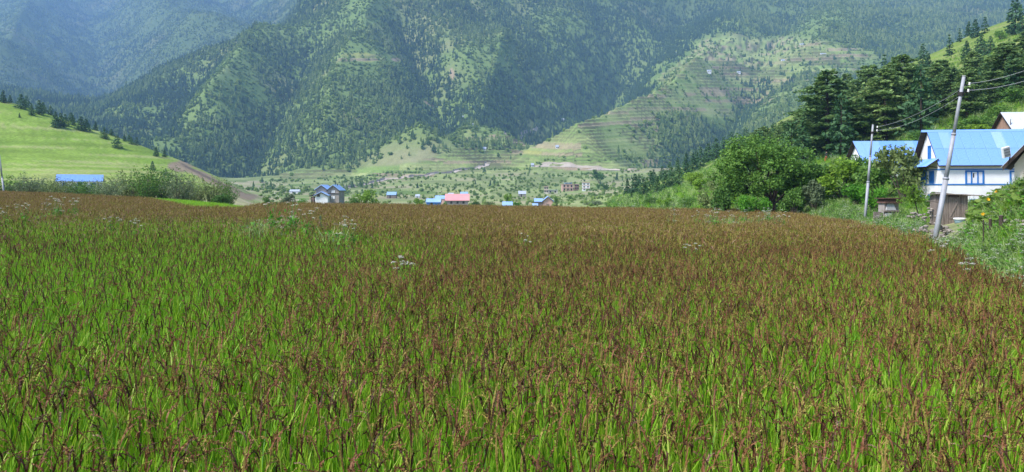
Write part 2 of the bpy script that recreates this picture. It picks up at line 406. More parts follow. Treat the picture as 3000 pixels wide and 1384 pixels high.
# spurs (+) and gullies (-): polylines of (px, py, Y), half width, height
def feature(pts, width, amp):
    P = [(X_(px, Y), Y) for px, py, Y in pts]
    best = np.full(XX.shape, 1e9)
    for (ax, ay), (bx, by) in zip(P[:-1], P[1:]):
        dx, dy = bx - ax, by - ay
        t = np.clip(((XX - ax) * dx + (YY - ay) * dy) / (dx * dx + dy * dy), 0, 1)
        best = np.minimum(best, np.hypot(XX - ax - t * dx, YY - ay - t * dy))
    wob = 1 + .35 * (fbm(XX / 90, YY / 90, 41, 3) - .5)
    k = np.clip(1 - best * wob / width, 0, 1)
    return amp * (k * .6 + k * k * .4)
FE = np.zeros(XX.shape)
for pts, w, a in [
    ([(1585, 350, 1380), (1690, 250, 1620), (1800, 130, 1880), (1911, 0, 2150), (2000, -60, 2500)], 230, -115),
    ([(1760, 170, 1760), (1830, 40, 2150)], 120, -50),
    ([(1180, 60, 1850), (1290, 250, 1450), (1330, 350, 1200), (1290, 420, 1120)], 90, -40),
    ([(1480, 100, 1800), (1400, 290, 1350), (1360, 360, 1180), (1240, 440, 1060)], 110, 44),
    ([(1110, 20, 1950), (1000, 230, 1500), (950, 400, 1180)], 130, 40),
    ([(900, 180, 1700), (800, 330, 1330), (700, 470, 1080)], 130, -40),
    ([(760, 170, 1800), (600, 350, 1300)], 120, 37),
    ([(560, 240, 1700), (440, 380, 1250)], 110, -37),
    ([(2060, 215, 1600), (1900, 340, 1260), (1690, 450, 1020)], 110, 37),
    ([(2200, 210, 1580), (2060, 380, 1180), (1980, 460, 1000)], 110, -44),
    ([(2300, 20, 2300), (2200, 200, 1600)], 150, -25),
    ([(2480, 20, 2350), (2400, 160, 1750)], 150, 28),
    ([(390, -30, 5200), (480, 60, 4300), (570, 140, 3300)], 430, 170),
    ([(120, -20, 5500), (60, 130, 4200), (0, 250, 3000)], 430, 150),
    ([(260, -20, 5500), (300, 150, 4000), (330, 250, 3000)], 400, -120),
    ([(700, -10, 4800), (640, 90, 3700)], 330, -90),
    ([(2120, 490, 520), (1900, 545, 300)], 30, 2.5)]:
    fe = feature(pts, w, a * (1.35 if 20 < abs(a) < 60 else 1)); Z0 = Z0 + fe; FE = FE + fe
amp = np.interp(YY, [0, 100, 250, 400, 700, 1000, 1600, 2500, 5500], [0, .15, .9, 1.6, 2.0, 8, 26, 50, 120])
sc = np.interp(YY, [0, 200, 500, 1000, 2000, 5000], [12, 30, 60, 110, 170, 380])
hillm = (sstep(760, 620, UU) + sstep(1850, 2000, UU)) * sstep(130, 180, YY) * sstep(470, 410, YY)
Z0 = Z0 + hillm * (1.5 * (fbm(XX / 9, YY / 16, 6, 3) - .5) + 1.6 * (fbm(XX / 28, YY / 40, 8, 2) - .5))
Z0 = Z0 + amp * (1 - m_f) * ((fbm(XX / 130, YY / 130, 5, 5) - .5) * .9 + (fbm(XX / 34, YY / 34, 9, 3) - .5) * .25)
GK = np.maximum(feature([(1585, 350, 1380), (1690, 250, 1620), (1800, 130, 1880), (1911, 0, 2150), (2000, -60, 2500)], 210, 1.0), feature([(1760, 170, 1760), (1830, 40, 2150)], 120, .8))
SPN = np.clip(FE / np.where(YY > 2500, 110, 42), -1, 1)
PYV = YH - (Z0 - CZ) * F / YY                                # photo row of every ground point
def blob(lst, U=UU, P=PYV):
    s = np.zeros(np.shape(U))
    for b in lst:
        px, py, rx, ry, a = b[:5]
        th = math.radians(b[5]) if len(b) > 5 else 0
        dx, dy = U - px, P - py
        if th: dx, dy = dx * math.cos(th) - dy * math.sin(th), dx * math.sin(th) + dy * math.cos(th)
        s = s + a * np.exp(-((dx / rx) ** 2 + (dy / ry) ** 2))
    return s
# hillside terraces, cut as real steps
TERR = [(1800, 215, 220, 105, 1.15), (2080, 175, 280, 75, 1.15), (1700, 335, 170, 55, 1), (1900, 320, 180, 50, 1), (1745, 425, 160, 70, 1.1),
        (1620, 410, 100, 45, .9), (2330, 160, 220, 45, 1), (2130, 270, 140, 60, .9), (1890, 450, 70, 40, .9), (1380, 450, 170, 40, .9),
        (1150, 500, 220, 28, .8), (1500, 470, 140, 30, .8), (900, 515, 120, 14, .6), (1050, 170, 90, 14, .6), (1370, 370, 30, 30, .6)]
FOREST_IN = [(1800, 290, 110, 14, .9, 12), (1960, 355, 110, 36, .9), (2060, 410, 110, 34, 1), (1830, 465, 60, 20, .8), (1680, 285, 60, 12, .6, 20),
             (2140, 205, 40, 14, .6), (1290, 445, 90, 18, .7), (1150, 470, 90, 14, .6), (1060, 480, 60, 12, .6), (1560, 455, 30, 10, .5),
             (1420, 440, 40, 16, .4), (1000, 515, 40, 8, .4), (2200, 95, 120, 26, .6), (1610, 320, 40, 50, 1.2), (1680, 240, 50, 60, 1.2), (1760, 160, 55, 60, 1.2), (1840, 70, 60, 60, 1.2), (1260, 415, 70, 26, .8), (1420, 350, 60, 30, .5), (1480, 90, 130, 60, .35), (1540, 200, 60, 70, .4),
             (1100, 330, 90, 30, .3), (950, 420, 160, 40, .4), (2130, 30, 90, 40, .5), (2500, 110, 90, 25, .5), (2420, 40, 60, 30, .4)]
terr = np.clip(blob(TERR) - .8 * blob(FOREST_IN), 0, 1) * (YY > 560)
terr = terr * (1 - sstep(.03, .3, GK))
terr = sstep(.2, .52, terr + .35 * (fbm(XX / 60, YY / 60, 21, 3) - .5))
step = np.interp(YY, [560, 900, 1200, 1800], [1.6, 3.5, 5.2, 7.4])
lev = Z0 / step + .5 * fbm(XX / 160, YY / 160, 22, 3)
fr = lev - np.floor(lev)
riser = sstep(.62, .95, fr)
Zq = Z0 + (riser - fr) * step
ZG = Z0 * (1 - terr) + Zq * terr
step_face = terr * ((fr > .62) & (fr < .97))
nU, nY = len(UR), len(YR)
def ground(x, y):
    """height of the ground mesh"""
    x = np.asarray(x, float); y = np.asarray(y, float)
    u = 1500 + x / np.maximum(y, 3) * F
    i = np.clip(np.searchsorted(UR, u) - 1, 0, nU - 2); j = np.clip(np.searchsorted(YR, y) - 1, 0, nY - 2)
    a = np.clip((u - UR[i]) / (UR[i + 1] - UR[i]), 0, 1); b = np.clip((y - YR[j]) / (YR[j + 1] - YR[j]), 0, 1)
    return (ZG[j, i] * (1 - a) + ZG[j, i + 1] * a) * (1 - b) + (ZG[j + 1, i] * (1 - a) + ZG[j + 1, i + 1] * a) * b
def grid_at(G, x, y):
    u = 1500 + x / np.maximum(y, 3) * F
    i = np.clip(np.searchsorted(UR, u), 0, nU - 1); j = np.clip(np.searchsorted(YR, y), 0, nY - 1)
    return G[j, i]
def gz(x, y): return float(ground(x, y))
def hit(px, py, y0=90, y1=8000):
    """first ground point seen through a photo pixel"""
    ys = YR[(YR >= y0) & (YR <= y1)]
    z = ground(X_(px, ys), ys); line = Z_(py, ys)
    k = np.nonzero(z >= line)[0]
    Y = ys[k[0]] if len(k) else ys[np.argmin(line - z)]
    return Vector((X_(px, Y), Y, gz(X_(px, Y), Y)))
# what covers the ground: real colours of grass, soil and scree
def col(c): return np.array(c)[None, None, :]
n1 = fbm(XX / 55, YY / 55, 31, 4)[..., None]; n2 = fbm(XX / 14, YY / 14, 33, 4)[..., None]; n3 = fbm(XX / 220, YY / 220, 35, 3)[..., None]
valley = col((.23, .31, .10)) * (1 - n2) + col((.36, .39, .17)) * n2
valley = valley + (col((.44, .37, .25)) - valley) * sstep(.55, .7, n1) * .7
plv = _hash(np.floor(XX / 26 + 1.5 * fbm(XX / 60, YY / 60, 24, 2)), np.floor(YY / 45 + 1.2 * fbm(XX / 50, YY / 80, 25, 2)), 12)[..., None]
valley = valley * (.72 + .5 * plv)
valley = valley + (col((.14, .24, .05)) - valley) * sstep(.0, .1, .14 - plv) * .7
valley = valley + (col((.42, .36, .22)) - valley) * sstep(.86, .9, plv) * .6
hill = col((.17, .28, .035)) * (1 - n2) + col((.25, .35, .06)) * n2
pths = fbm(XX / 45, Z0 / 1.1, 39, 3)[..., None]
hill = hill * (.6 + .75 * pths)
hill = hill + (col((.34, .33, .15)) - hill) * sstep(.55, .7, pths) * .6
hill = hill + (col((.30, .30, .12)) - hill) * sstep(.55, .75, n1) * .5
mtn = col((.13, .21, .055)) * (1 - n1) + col((.23, .3, .095)) * n1
mtn = mtn + (col((.33, .29, .16)) - mtn) * sstep(.56, .72, n3) * .5
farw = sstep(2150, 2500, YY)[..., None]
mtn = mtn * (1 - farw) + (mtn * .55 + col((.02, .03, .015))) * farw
wv = sstep(880, 1080, YY + 200 * (fbm(XX / 150, YY / 150, 36, 3) - .5))[..., None]
valley = valley * .88
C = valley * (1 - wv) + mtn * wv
leftw = (sstep(700, 560, UU) * sstep(120, 180, YY) * sstep(500, 440, YY))[..., None]
C = C * (1 - leftw) + hill * leftw
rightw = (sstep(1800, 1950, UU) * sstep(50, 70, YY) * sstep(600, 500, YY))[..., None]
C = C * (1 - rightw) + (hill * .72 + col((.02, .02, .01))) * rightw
tt = terr[..., None]
plot = _hash(np.floor(lev), np.floor(XX / 70 + fbm(XX / 40, YY / 40, 23, 2) * 2), 7)[..., None]
field_c = col((.21, .31, .08)) * (1 - plot) + col((.36, .40, .155)) * plot
field_c = field_c + (col((.40, .31, .2)) - field_c) * sstep(.72, .8, _hash(np.floor(lev), np.floor(XX / 90), 8))[..., None] * .8
field_c = field_c * (.85 + .3 * n2)
C = C * (1 - tt) + field_c * tt
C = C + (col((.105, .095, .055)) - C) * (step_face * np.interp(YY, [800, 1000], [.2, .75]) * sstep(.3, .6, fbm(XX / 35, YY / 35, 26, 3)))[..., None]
def paint(lst, c, k=1.0, cut=.45, rough=.5):
    global C
    w = np.clip(blob(lst), 0, 1) * (YY > 120) * (1 - sstep(.1, .4, GK))
    w = sstep(cut, cut + .2, w + rough * (n2[..., 0] - .5)) * k
    C = C + (col(c) - C) * w[..., None]
paint([(522, 490, 38, 22, 1), (600, 520, 52, 13, 1, -30), (680, 553, 52, 10, 1, -25), (730, 578, 32, 9, 1)], (.28, .21, .15), .95, .4, .9)
paint([(560, 495, 60, 5, 1, -28), (640, 535, 60, 5, .9, -25)], (.11, .085, .07), .8, .5, .8)
paint([(1450, 398, 26, 6, 1), (1660, 350, 26, 12, 1), (2020, 275, 26, 6, 1), (1325, 215, 9, 22, 1, 10), (1445, 248, 12, 10, 1), (1160, 175, 22, 7, 1),
       (1260, 305, 30, 6, 1, -25), (1690, 492, 100, 7, 1, -3), (1600, 350, 16, 10, .9), (1925, 378, 12, 12, 1), (980, 555, 30, 10, .8), (1800, 300, 25, 6, .7),
       (1930, 215, 30, 6, .8)], (.40, .29, .2), .85, .5, .5)
paint([(1050, 160, 60, 8, 1), (1080, 180, 30, 6, .8), (1560, 445, 40, 10, 1), (1100, 575, 14, 6, 1), (1330, 560, 60, 6, .8), (1520, 430, 40, 6, .7)], (.34, .36, .10), .8, .5, .5)
C = C * (0.86 + .28 * fbm(XX / 5, YY / 5, 38, 2))[..., None]
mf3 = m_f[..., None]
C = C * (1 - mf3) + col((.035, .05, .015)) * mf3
me = bpy.data.meshes.new('terrain')
vid = np.arange(nU * nY).reshape(nY, nU)
q = np.stack([vid[:-1, :-1], vid[:-1, 1:], vid[1:, 1:], vid[1:, :-1]], -1).reshape(-1, 4)
me.vertices.add(nU * nY); me.loops.add(q.size); me.polygons.add(len(q))
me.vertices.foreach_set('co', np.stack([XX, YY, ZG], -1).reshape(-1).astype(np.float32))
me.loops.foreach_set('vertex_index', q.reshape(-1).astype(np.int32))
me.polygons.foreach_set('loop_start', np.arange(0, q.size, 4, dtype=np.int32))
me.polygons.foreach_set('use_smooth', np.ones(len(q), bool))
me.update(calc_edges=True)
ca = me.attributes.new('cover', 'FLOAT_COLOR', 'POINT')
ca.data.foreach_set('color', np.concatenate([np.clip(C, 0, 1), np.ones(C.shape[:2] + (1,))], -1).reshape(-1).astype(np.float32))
tm, nt, out = new_mat('ground_cover')
at_ = nt.nodes.new('ShaderNodeAttribute'); at_.attribute_name = 'cover'
b = nt.nodes.new('ShaderNodeBsdfPrincipled'); b.inputs['Roughness'].default_value = .95; b.inputs['Specular IOR Level'].default_value = .1
nf = noise_node(nt, .9, 6, .7)
rf = ramp_node(nt, [(.3, (.62, .62, .62)), (.7, (1.3, 1.3, 1.25))])
nt.links.new(nf.outputs['Fac'], rf.inputs['Fac'])
mx = nt.nodes.new('ShaderNodeMix'); mx.data_type = 'RGBA'; mx.blend_type = 'MULTIPLY'; mx.inputs[0].default_value = 1
nt.links.new(at_.outputs['Color'], mx.inputs[6]); nt.links.new(rf.outputs[0], mx.inputs[7]); nt.links.new(mx.outputs[2], b.inputs['Base Color'])
bp = nt.nodes.new('ShaderNodeBump'); bp.inputs['Strength'].default_value = .6; bp.inputs['Distance'].default_value = .4
nt.links.new(nf.outputs['Fac'], bp.inputs['Height']); nt.links.new(bp.outputs[0], b.inputs['Normal'])
nt.links.new(b.outputs[0], out.inputs['Surface'])
me.materials.append(tm)
terrain = tag(link('terrain', me), 'valley ground rising to green terraced mountain slopes', 'terrain', kind='structure')
near = MB().add([(-60, -40, -.02), (60, -40, -.02), (60, 3.2, -.02), (-60, 3.2, -.02)], [(0, 1, 2, 3)]).obj('ground', [tm])
tag(near, 'damp soil of the rice field at the photographer\'s feet', 'ground', kind='structure')
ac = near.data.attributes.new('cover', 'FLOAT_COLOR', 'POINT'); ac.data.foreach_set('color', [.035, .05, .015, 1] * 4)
# dirt tracks laid on the slopes
def track(name, label, pix, width, y0=560):
    pts = [hit(px, py, y0) for px, py in pix]
    dense = []
    for a, b_ in zip(pts[:-1], pts[1:]):
        n = max(2, int((b_ - a).length / 6))
        for k in range(n):
            p = a.lerp(b_, k / n); dense.append((p.x, p.y))
    m = MB(); V = []
    for i, (x, y) in enumerate(dense):
        x2, y2 = dense[min(i + 1, len(dense) - 1)]; x1, y1 = dense[max(i - 1, 0)]
        d = Vector((x2 - x1, y2 - y1)).normalized(); w = width * (.8 + .4 * random.random())
        for s_ in (-.5, .5):
            qx, qy = x - d.y * w * s_, y + d.x * w * s_
            V.append((qx, qy, gz(qx, qy) + .4))
        a_, b2 = V[-2], V[-1]
        if a_[1] > b2[1]: V[-2], V[-1] = b2, a_
        far_ = V[-1]; V.append((far_[0], far_[1] + .8, far_[2] + width * .34 * (.6 + .8 * random.random())))
    n = len(dense)
    m.add(V, [(3 * i + k, 3 * i + k + 1, 3 * i + k + 4, 3 * i + k + 3) for i in range(n - 1) for k in (0, 1)])
    return tag(m.obj(name, 'road'), label, 'track', kind='structure')
track('dirt_road', 'pale dirt road climbing the valley side towards the gully', [(1010, 553), (1060, 545), (1130, 528), (1200, 522), (1260, 515), (1330, 507), (1395, 497), (1420, 488), (1432, 476)], 6)
track('dirt_road', 'thin dirt road cut across the foot of the terraces', [(1560, 494), (1640, 488), (1720, 496), (1800, 500), (1880, 503)], 6)
track('footpath', 'footpath running along the spur below the dark gully', [(1480, 395), (1530, 390), (1570, 382), (1585, 365)], 4)

# ================================================================== FOREST ON THE FAR SLOPES (uncountable)
def far_conifer(seed, h=1.0, w=.22, tiers=6, mat='forest_leaf'):
    r = random.Random(seed); m = MB(); n = 7
    for t in range(tiers):
        z0 = .10 + .86 * t / tiers; z1 = min(1.0, z0 + .30 + .06 * r.random())
        rr = w * (1 - t / (tiers + .3)) ** .85 * r.uniform(.8, 1.2)
        ox, oy = r.uniform(-.02, .02), r.uniform(-.02, .02)
        ring = []
        for k in range(2 * n):
            a = math.pi * k / n + r.uniform(-.15, .15); q = rr * (r.uniform(.95, 1.25) if k % 2 == 0 else r.uniform(.35, .6))
            ring.append((math.cos(a) * q + ox, math.sin(a) * q + oy, z0 + (r.uniform(-.05, .0) if k % 2 == 0 else .05)))
        m.add(ring + [(ox, oy, z1)], [(k, (k + 1) % (2 * n), 2 * n) for k in range(2 * n)])
    m.tube([(0, 0, -.06), (0, 0, .3)], [.018, .012], 4)
    return m.mesh('far_conifer', [mat])
def far_broad(seed):
    r = np.random.default_rng(seed)
    n = 90
    d = r.normal(size=(n, 3)); d /= np.linalg.norm(d, axis=1)[:, None]
    rad = r.uniform(.55, 1.0, n)[:, None]
    P = d * rad * np.array([.42, .42, .40]) + np.array([0, 0, .45])
    lobes = r.uniform(-.2, .2, (4, 3)); P += lobes[r.integers(0, 4, n)]
    P[:, 2] = np.maximum(P[:, 2], .03)
    return quads_mesh('far_scrub', leaf_quads(P, .30, r, .25, .8, d * .9), ['scrub_leaf'])
F_PROTO = [far_conifer(k, w=.17 + .035 * k) for k in range(4)] + [far_broad(k + 50) for k in range(3)] + [far_conifer(20 + k, w=.2 + .03 * k, mat='stand_leaf') for k in range(3)]
OPEN = [(1800, 215, 230, 110, 1.15), (2080, 175, 290, 80, 1.15), (1700, 335, 180, 60, 1), (1900, 320, 190, 60, .95), (1745, 425, 170, 75, 1.1),
        (1620, 410, 110, 50, .9), (2330, 160, 230, 50, 1), (2130, 270, 150, 70, .9), (1890, 450, 70, 45, .8), (1410, 472, 140, 32, .7), (1380, 200, 60, 40, .3),
        (1150, 512, 200, 22, .7), (1500, 475, 150, 40, .8), (900, 520, 130, 18, .7), (1050, 170, 80, 16, .9), (1110, 180, 60, 14, .8), (1330, 375, 30, 40, .6),
        (1000, 60, 70, 60, .45), (1120, 50, 60, 60, .45), (760, 265, 70, 12, .5), (600, 215, 120, 25, .35), (1260, 300, 40, 14, .6), (1420, 340, 80, 25, .45),
        (1325, 200, 14, 34, .9), (1310, 130, 16, 30, .8), (1800, 60, 60, 80, .3), (2080, 120, 160, 30, .5), (1450, 395, 80, 20, .8), (2420, 60, 80, 40, .4),
        (420, 40, 40, 40, .35), (530, 130, 30, 20, .4), (80, 80, 40, 30, .4), (900, 100, 100, 30, .35), (700, 170, 120, 25, .3), (860, 230, 60, 14, .4)]
def forest_density(x, y, z):
    u = 1500 + x / y * F; py = YH - (z - CZ) * F / y
    d = np.interp(y, [560, 900, 990, 1080, 1500, 2000], [.03, .08, .42, .76, .72, .82])
    d = d - blob(OPEN, u, py) + blob(FOREST_IN, u, py) * 1.15 + 1.3 * sstep(.08, .4, grid_at(GK, x, y)) - .26 * grid_at(SPN, x, y)
    d = d + 1.9 * (fbm(x / 75, y / 75, 61, 4) - .5) + 1.3 * (fbm(x / 230, y / 230, 66, 3) - .5)
    return np.clip(d, np.interp(y, [900, 1100], [.015, .045]), 1)
P_all, I_all, S_all = [], [], []
def scatter(y0, y1, u0, u1, per_m2):
    # candidate points even in area
    area = (u1 - u0) / F * (y1 ** 2 - y0 ** 2) / 2
    n = int(area * per_m2)
    y = np.sqrt(rng.uniform(y0 ** 2, y1 ** 2, n)); u = rng.uniform(u0, u1, n); x = (u - 1500) / F * y
    z = ground(x, y); py = YH - (z - CZ) * F / y
    keep = (py > -70) & (rng.uniform(0, 1, n) < forest_density(x, y, z))
    x, y, z = x[keep], y[keep], z[keep]
    scr = np.clip(fbm(x / 120, y / 120, 71, 3), 0, 1)
    dens = forest_density(x, y, z)
    broad = rng.uniform(0, 1, len(x)) < np.clip(.15 + .3 * grid_at(SPN, x, y) + 1.3 * (scr - .42) + .5 * (.6 - dens) + np.interp(y, [600, 1000], [.3, 0]), .05, .9)
    idx = np.where(broad, rng.integers(4, 7, len(x)), rng.integers(0, 4, len(x)))
    stand = (1.6 * (fbm(x / 150, y / 150, 74, 3) - .5) - .55 * grid_at(SPN, x, y) + .7 * sstep(.05, .3, grid_at(GK, x, y)) + rng.normal(0, .12, len(x))) > .08
    idx = np.where(stand & ~broad, rng.integers(7, 10, len(x)), idx)
    s = np.where(broad, rng.uniform(3.5, 8, len(x)), rng.gamma(9, .95, len(x)) + 2) * np.interp(y, [560, 900, 1150], [.5, .7, 1])
    P_all.append(np.stack([x, y, z - .3], 1)); I_all.append(idx); S_all.append(s)
scatter(560, 1000, 560, 2300, 1 / 90.)
scatter(1000, 2350, -200, 3200, 1 / 34.)
scatter(2350, 3200, 1150, 3300, 1 / 70.)
scatter(2350, 6200, -250, 1150, 1 / 80.)
def scrub(y0, y1, u0, u1, per_m2):
    n = int((u1 - u0) / F * (y1 ** 2 - y0 ** 2) / 2 * per_m2)
    y = np.sqrt(rng.uniform(y0 ** 2, y1 ** 2, n)); u = rng.uniform(u0, u1, n); x = (u - 1500) / F * y
    z = ground(x, y); py = YH - (z - CZ) * F / y
    k = (py > -70) & (rng.uniform(0, 1, n) < np.clip(.85 - .76 * np.clip(blob(OPEN, u, py), 0, 1) + 1.2 * (fbm(x / 50, y / 50, 67, 3) - .5), .06, 1))
    P_all.append(np.stack([x, y, z - .3], 1)[k]); I_all.append(rng.integers(4, 7, k.sum())); S_all.append(rng.uniform(2.2, 6, k.sum()))
n = 5500; y = np.sqrt(rng.uniform(190 ** 2, 960 ** 2, n)); u = rng.uniform(760, 1900, n); x = (u - 1500) / F * y
k = rng.uniform(0, 1, n) < np.clip(.25 + 2.2 * (fbm(x / 45, y / 45, 68, 3) - .5), .02, 1)
P_all.append(np.stack([x, y, ground(x, y) - .1], 1)[k]); I_all.append(rng.integers(4, 7, k.sum())); S_all.append(rng.uniform(.7, 2.4, k.sum()) * np.interp(y[k], [190, 900], [.7, 1.6]))
scrub(1060, 2350, -200, 3200, 1 / 62.)
scrub(2350, 6000, -250, 1150, 1 / 300.)
P_all = np.concatenate(P_all); I_all = np.concatenate(I_all); S_all = np.concatenate(S_all)
fo = make_instancer('forest', P_all, I_all, rng.uniform(0, 6.28, len(P_all)), S_all * rng.uniform(.85, 1.2, len(P_all)), F_PROTO, sclz=S_all)
tag(fo, 'conifer forest and scrub covering the far mountain slopes', 'forest', kind='stuff')
print('forest', len(P_all))

# ================================================================== HAZE
hm, nt, out = new_mat('valley_haze')
pv = nt.nodes.new('ShaderNodeVolumePrincipled')
pv.inputs['Color'].default_value = (.34, .57, 1.0, 1)
pv.inputs['Density'].default_value = 0.00014
pv.inputs['Anisotropy'].default_value = 0.0
nt.links.new(pv.outputs[0], out.inputs['Volume'])
zt = float(ZG.max()) + 40
hz = MB().box(-12500, 12500, -200, 8700, -8, zt).obj('haze', [hm])
tag(hz, 'thin blue haze filling the valley air', 'haze', kind='stuff')
hz.display_type = 'WIRE'

# ================================================================== RICE (uncountable)
def ribbon(pts, widths, side):
    """list of quads along a curved strip"""
    Q = []
    for i in range(len(pts) - 1):
        a, b = pts[i], pts[i + 1]
        Q.append([a - side * widths[i] / 2, a + side * widths[i] / 2, b + side * widths[i + 1] / 2, b - side * widths[i + 1] / 2])
    return Q
def clump(seed, blades, heads, spread=.11, h=.78, head_h=.9, wid=.0155, grain=.018, coarse=1.0, mats=('rice_blade', 'rice_pale', 'rice_head', 'rice_tan', 'rice_dark', 'rice_pink'), tanp=.22, dark=.3):
    r = np.random.default_rng(seed); m = MB()
    def strip(pts, w, side, mi):
        o = len(m.v)
        for p, ww in zip(pts, w):
            m.v.append(tuple(p - side * ww / 2)); m.v.append(tuple(p + side * ww / 2))
        for i in range(len(pts) - 1):
            m.f.append((o + 2 * i, o + 2 * i + 1, o + 2 * i + 3, o + 2 * i + 2)); m.mi.append(mi)
    for k in range(blades):
        a = r.uniform(0, 6.283); q = spread * math.sqrt(r.uniform(0, 1))
        base = np.array([q * math.cos(a), q * math.sin(a), 0.0])
        az = r.uniform(0, 6.283); d = np.array([math.cos(az), math.sin(az), 0]); L = h * r.uniform(.6, 1.12)
        lean = r.uniform(.03, .3); droop = r.uniform(0, .35) ** 1.6
        pts = []
        for t in (0, .35, .65, .85, 1.0):
            pts.append(base + d * L * (lean * t + droop * t ** 3) + np.array([0, 0, L * (t - .45 * droop * t ** 3 - .3 * lean * t * t)]))
        w = np.array([.6, 1, .85, .5, .06]) * wid * r.uniform(.7, 1.35) * coarse
        az2 = az + math.pi / 2 + r.uniform(-.5, .5); side = np.array([math.cos(az2), math.sin(az2), 0])
        strip(pts, w, side, 0 if r.uniform() < .78 else 1)
    for k in range(heads):
        a = r.uniform(0, 6.283); q = spread * math.sqrt(r.uniform(0, 1)) * .9
        base = np.array([q * math.cos(a), q * math.sin(a), 0.0])
        az = r.uniform(0, 6.283); d = np.array([math.cos(az), math.sin(az), 0])
        H = head_h * r.uniform(.78, 1.1); PL = r.uniform(.17, .28)
        kq = r.uniform(); mi = 3 if kq < tanp else (4 if kq < tanp + dark else (5 if kq < tanp + dark + .05 else 2))
        dr = r.uniform(.05, .6) if r.uniform() < .8 else r.uniform(.6, 1.0)
        top = base + d * .05 + np.array([0, 0, H - PL * .7])
        sd = np.array([-d[1], d[0], 0])
        strip([base, base * .5 + top * .5 + d * .01, top], np.array([.003, .003, .003]) * coarse, sd, 1)
        axis = [top + d * PL * (.18 * t + .7 * dr * t * t) + np.array([0, 0, PL * (t - .95 * dr * t * t)]) for t in np.linspace(0, 1, 6)]
        aw_ = np.array([4, 11, 13, 11, 7, 2]) * .001 * coarse; strip(axis, aw_, sd, mi); strip(axis, aw_ * .8, np.cross(sd, [0, 0, 1.0]) * .7 + np.array([0, 0, .6]), mi)
        nb = int(r.integers(5, 8) / (1 if coarse < 1.5 else 1.6))
        for j in range(nb):
            t = r.uniform(.05, .95); i = min(4, int(t * 5)); p0 = axis[i] * (1 - (t * 5 - i)) + axis[i + 1] * (t * 5 - i)
            fwd = axis[i + 1] - axis[i]; fwd = fwd / (np.linalg.norm(fwd) + 1e-9)
            lat = r.normal(size=3) * .15; dirb = fwd + lat; dirb /= np.linalg.norm(dirb)
            bl = PL * r.uniform(.18, .42)
            for s_ in np.linspace(.15, 1, int(5 if coarse < 1.5 else 3)):
                c = p0 + dirb * bl * s_ + np.array([0, 0, -.25 * bl * s_ * s_]) + r.normal(size=3) * .0025
                g = dirb + r.normal(size=3) * .35; g /= np.linalg.norm(g)
                e = np.cross(g, r.normal(size=3)); e /= np.linalg.norm(e) + 1e-9
                gl, gw = grain * coarse * r.uniform(.8, 1.3), grain * .5 * coarse
                m.add([c - g * gl / 2, c + e * gw / 2, c + g * gl / 2, c - e * gw / 2], [(0, 1, 2, 3)], mi)
    return m.mesh('rice_clump', list(mats))
near_p = [clump(100 + k, 18, 1) for k in range(3)] + [clump(110 + k, 14, 3) for k in range(3)] + [clump(120 + k, 12, 5) for k in range(4)]
far_p = [clump(200 + k, 30, 3, spread=.24, coarse=1.6, tanp=.4, h=.8) for k in range(2)] + [clump(210 + k, 24, 9, spread=.24, coarse=1.6, tanp=.65, dark=.1, h=.8) for k in range(2)] + \
        [clump(220 + k, 24, 15, spread=.24, coarse=1.6, tanp=.7, dark=.1, h=.8) for k in range(3)]
GREEN = [(60, 650, 420, 45, .55), (700, 690, 340, 70, .5), (330, 880, 480, 150, .5), (150, 770, 420, 90, .45), (1150, 720, 240, 50, .35), (560, 780, 420, 90, .35),
         (0, 1130, 250, 120, .2), (1500, 1330, 500, 80, .2), (2300, 1000, 500, 120, .12), (2500, 780, 300, 60, .2), (2750, 700, 200, 30, .3), (1250, 1100, 260, 120, .1)]
def green_amt(x, y):
    u = 1500 + x / y * F; py = YH + (CZ - .9 - field_z(x, y)) * F / y
    g = .25 + 1.4 * blob(GREEN, u, py) - .36 * sstep(662, 625, py)
    g = g + .55 * (fbm(x / 1.7, y / 2.6, 81, 3) - .5) + .3 * (fbm(x / 7, y / 9, 85, 2) - .5)
    return np.clip(g, 0, 1)
def rice_grid(y0, y1, sp, extra):
    xs = np.arange(-.78 * y1 - 2, .78 * y1 + 2, sp); ys = np.arange(y0, y1, sp)
    gx, gy = np.meshgrid(xs, ys); gx = gx.ravel() + rng.uniform(-.5, .5, gx.size) * sp; gy = gy.ravel() + rng.uniform(-.5, .5, gy.size) * sp
    k = (np.abs(gx) < .76 * gy + extra) & (field_in(gx, gy) > .15 + .5 * (vnoise(gx, gy, 4) - .3)) & (gy >= y0) & (gy < y1)
    return gx[k], gy[k]
x, y = rice_grid(2.2, 36, .175, 1.5)
k = rng.uniform(0, 1, len(x)) > sstep(18, 36, y); x, y = x[k], y[k]
g = green_amt(x, y); u_ = rng.uniform(0, 1, len(x))
cls = np.where(u_ < g ** 1.2, 0, np.where(u_ < g ** 1.2 + .42, 1, 2))
idx = np.where(cls == 0, rng.integers(0, 3, len(x)), np.where(cls == 1, rng.integers(3, 6, len(x)), rng.integers(6, 10, len(x))))
hz_ = .86 + .28 * fbm(x / 3, y / 3, 91, 3) + rng.normal(0, .05, len(x)) - .06 * (cls == 0)
o1 = make_instancer('rice_crop', np.stack([x, y, ground(x, y) - .02], 1), idx, rng.uniform(0, 6.28, len(x)), rng.uniform(.9, 1.15, len(x)), near_p,
                    tilt=rng.normal(0, .06, (len(x), 2)), sclz=hz_)
tag(o1, 'standing red and green rice filling the near field', 'rice', kind='stuff')
n_near = len(x)
x, y = rice_grid(18, 112, .36, 3)
k = rng.uniform(0, 1, len(x)) < sstep(18, 36, y); x, y = x[k], y[k]
g = green_amt(x, y); u_ = rng.uniform(0, 1, len(x))
cls = np.where(u_ < g, 0, np.where(u_ < g + .3, 1, 2))
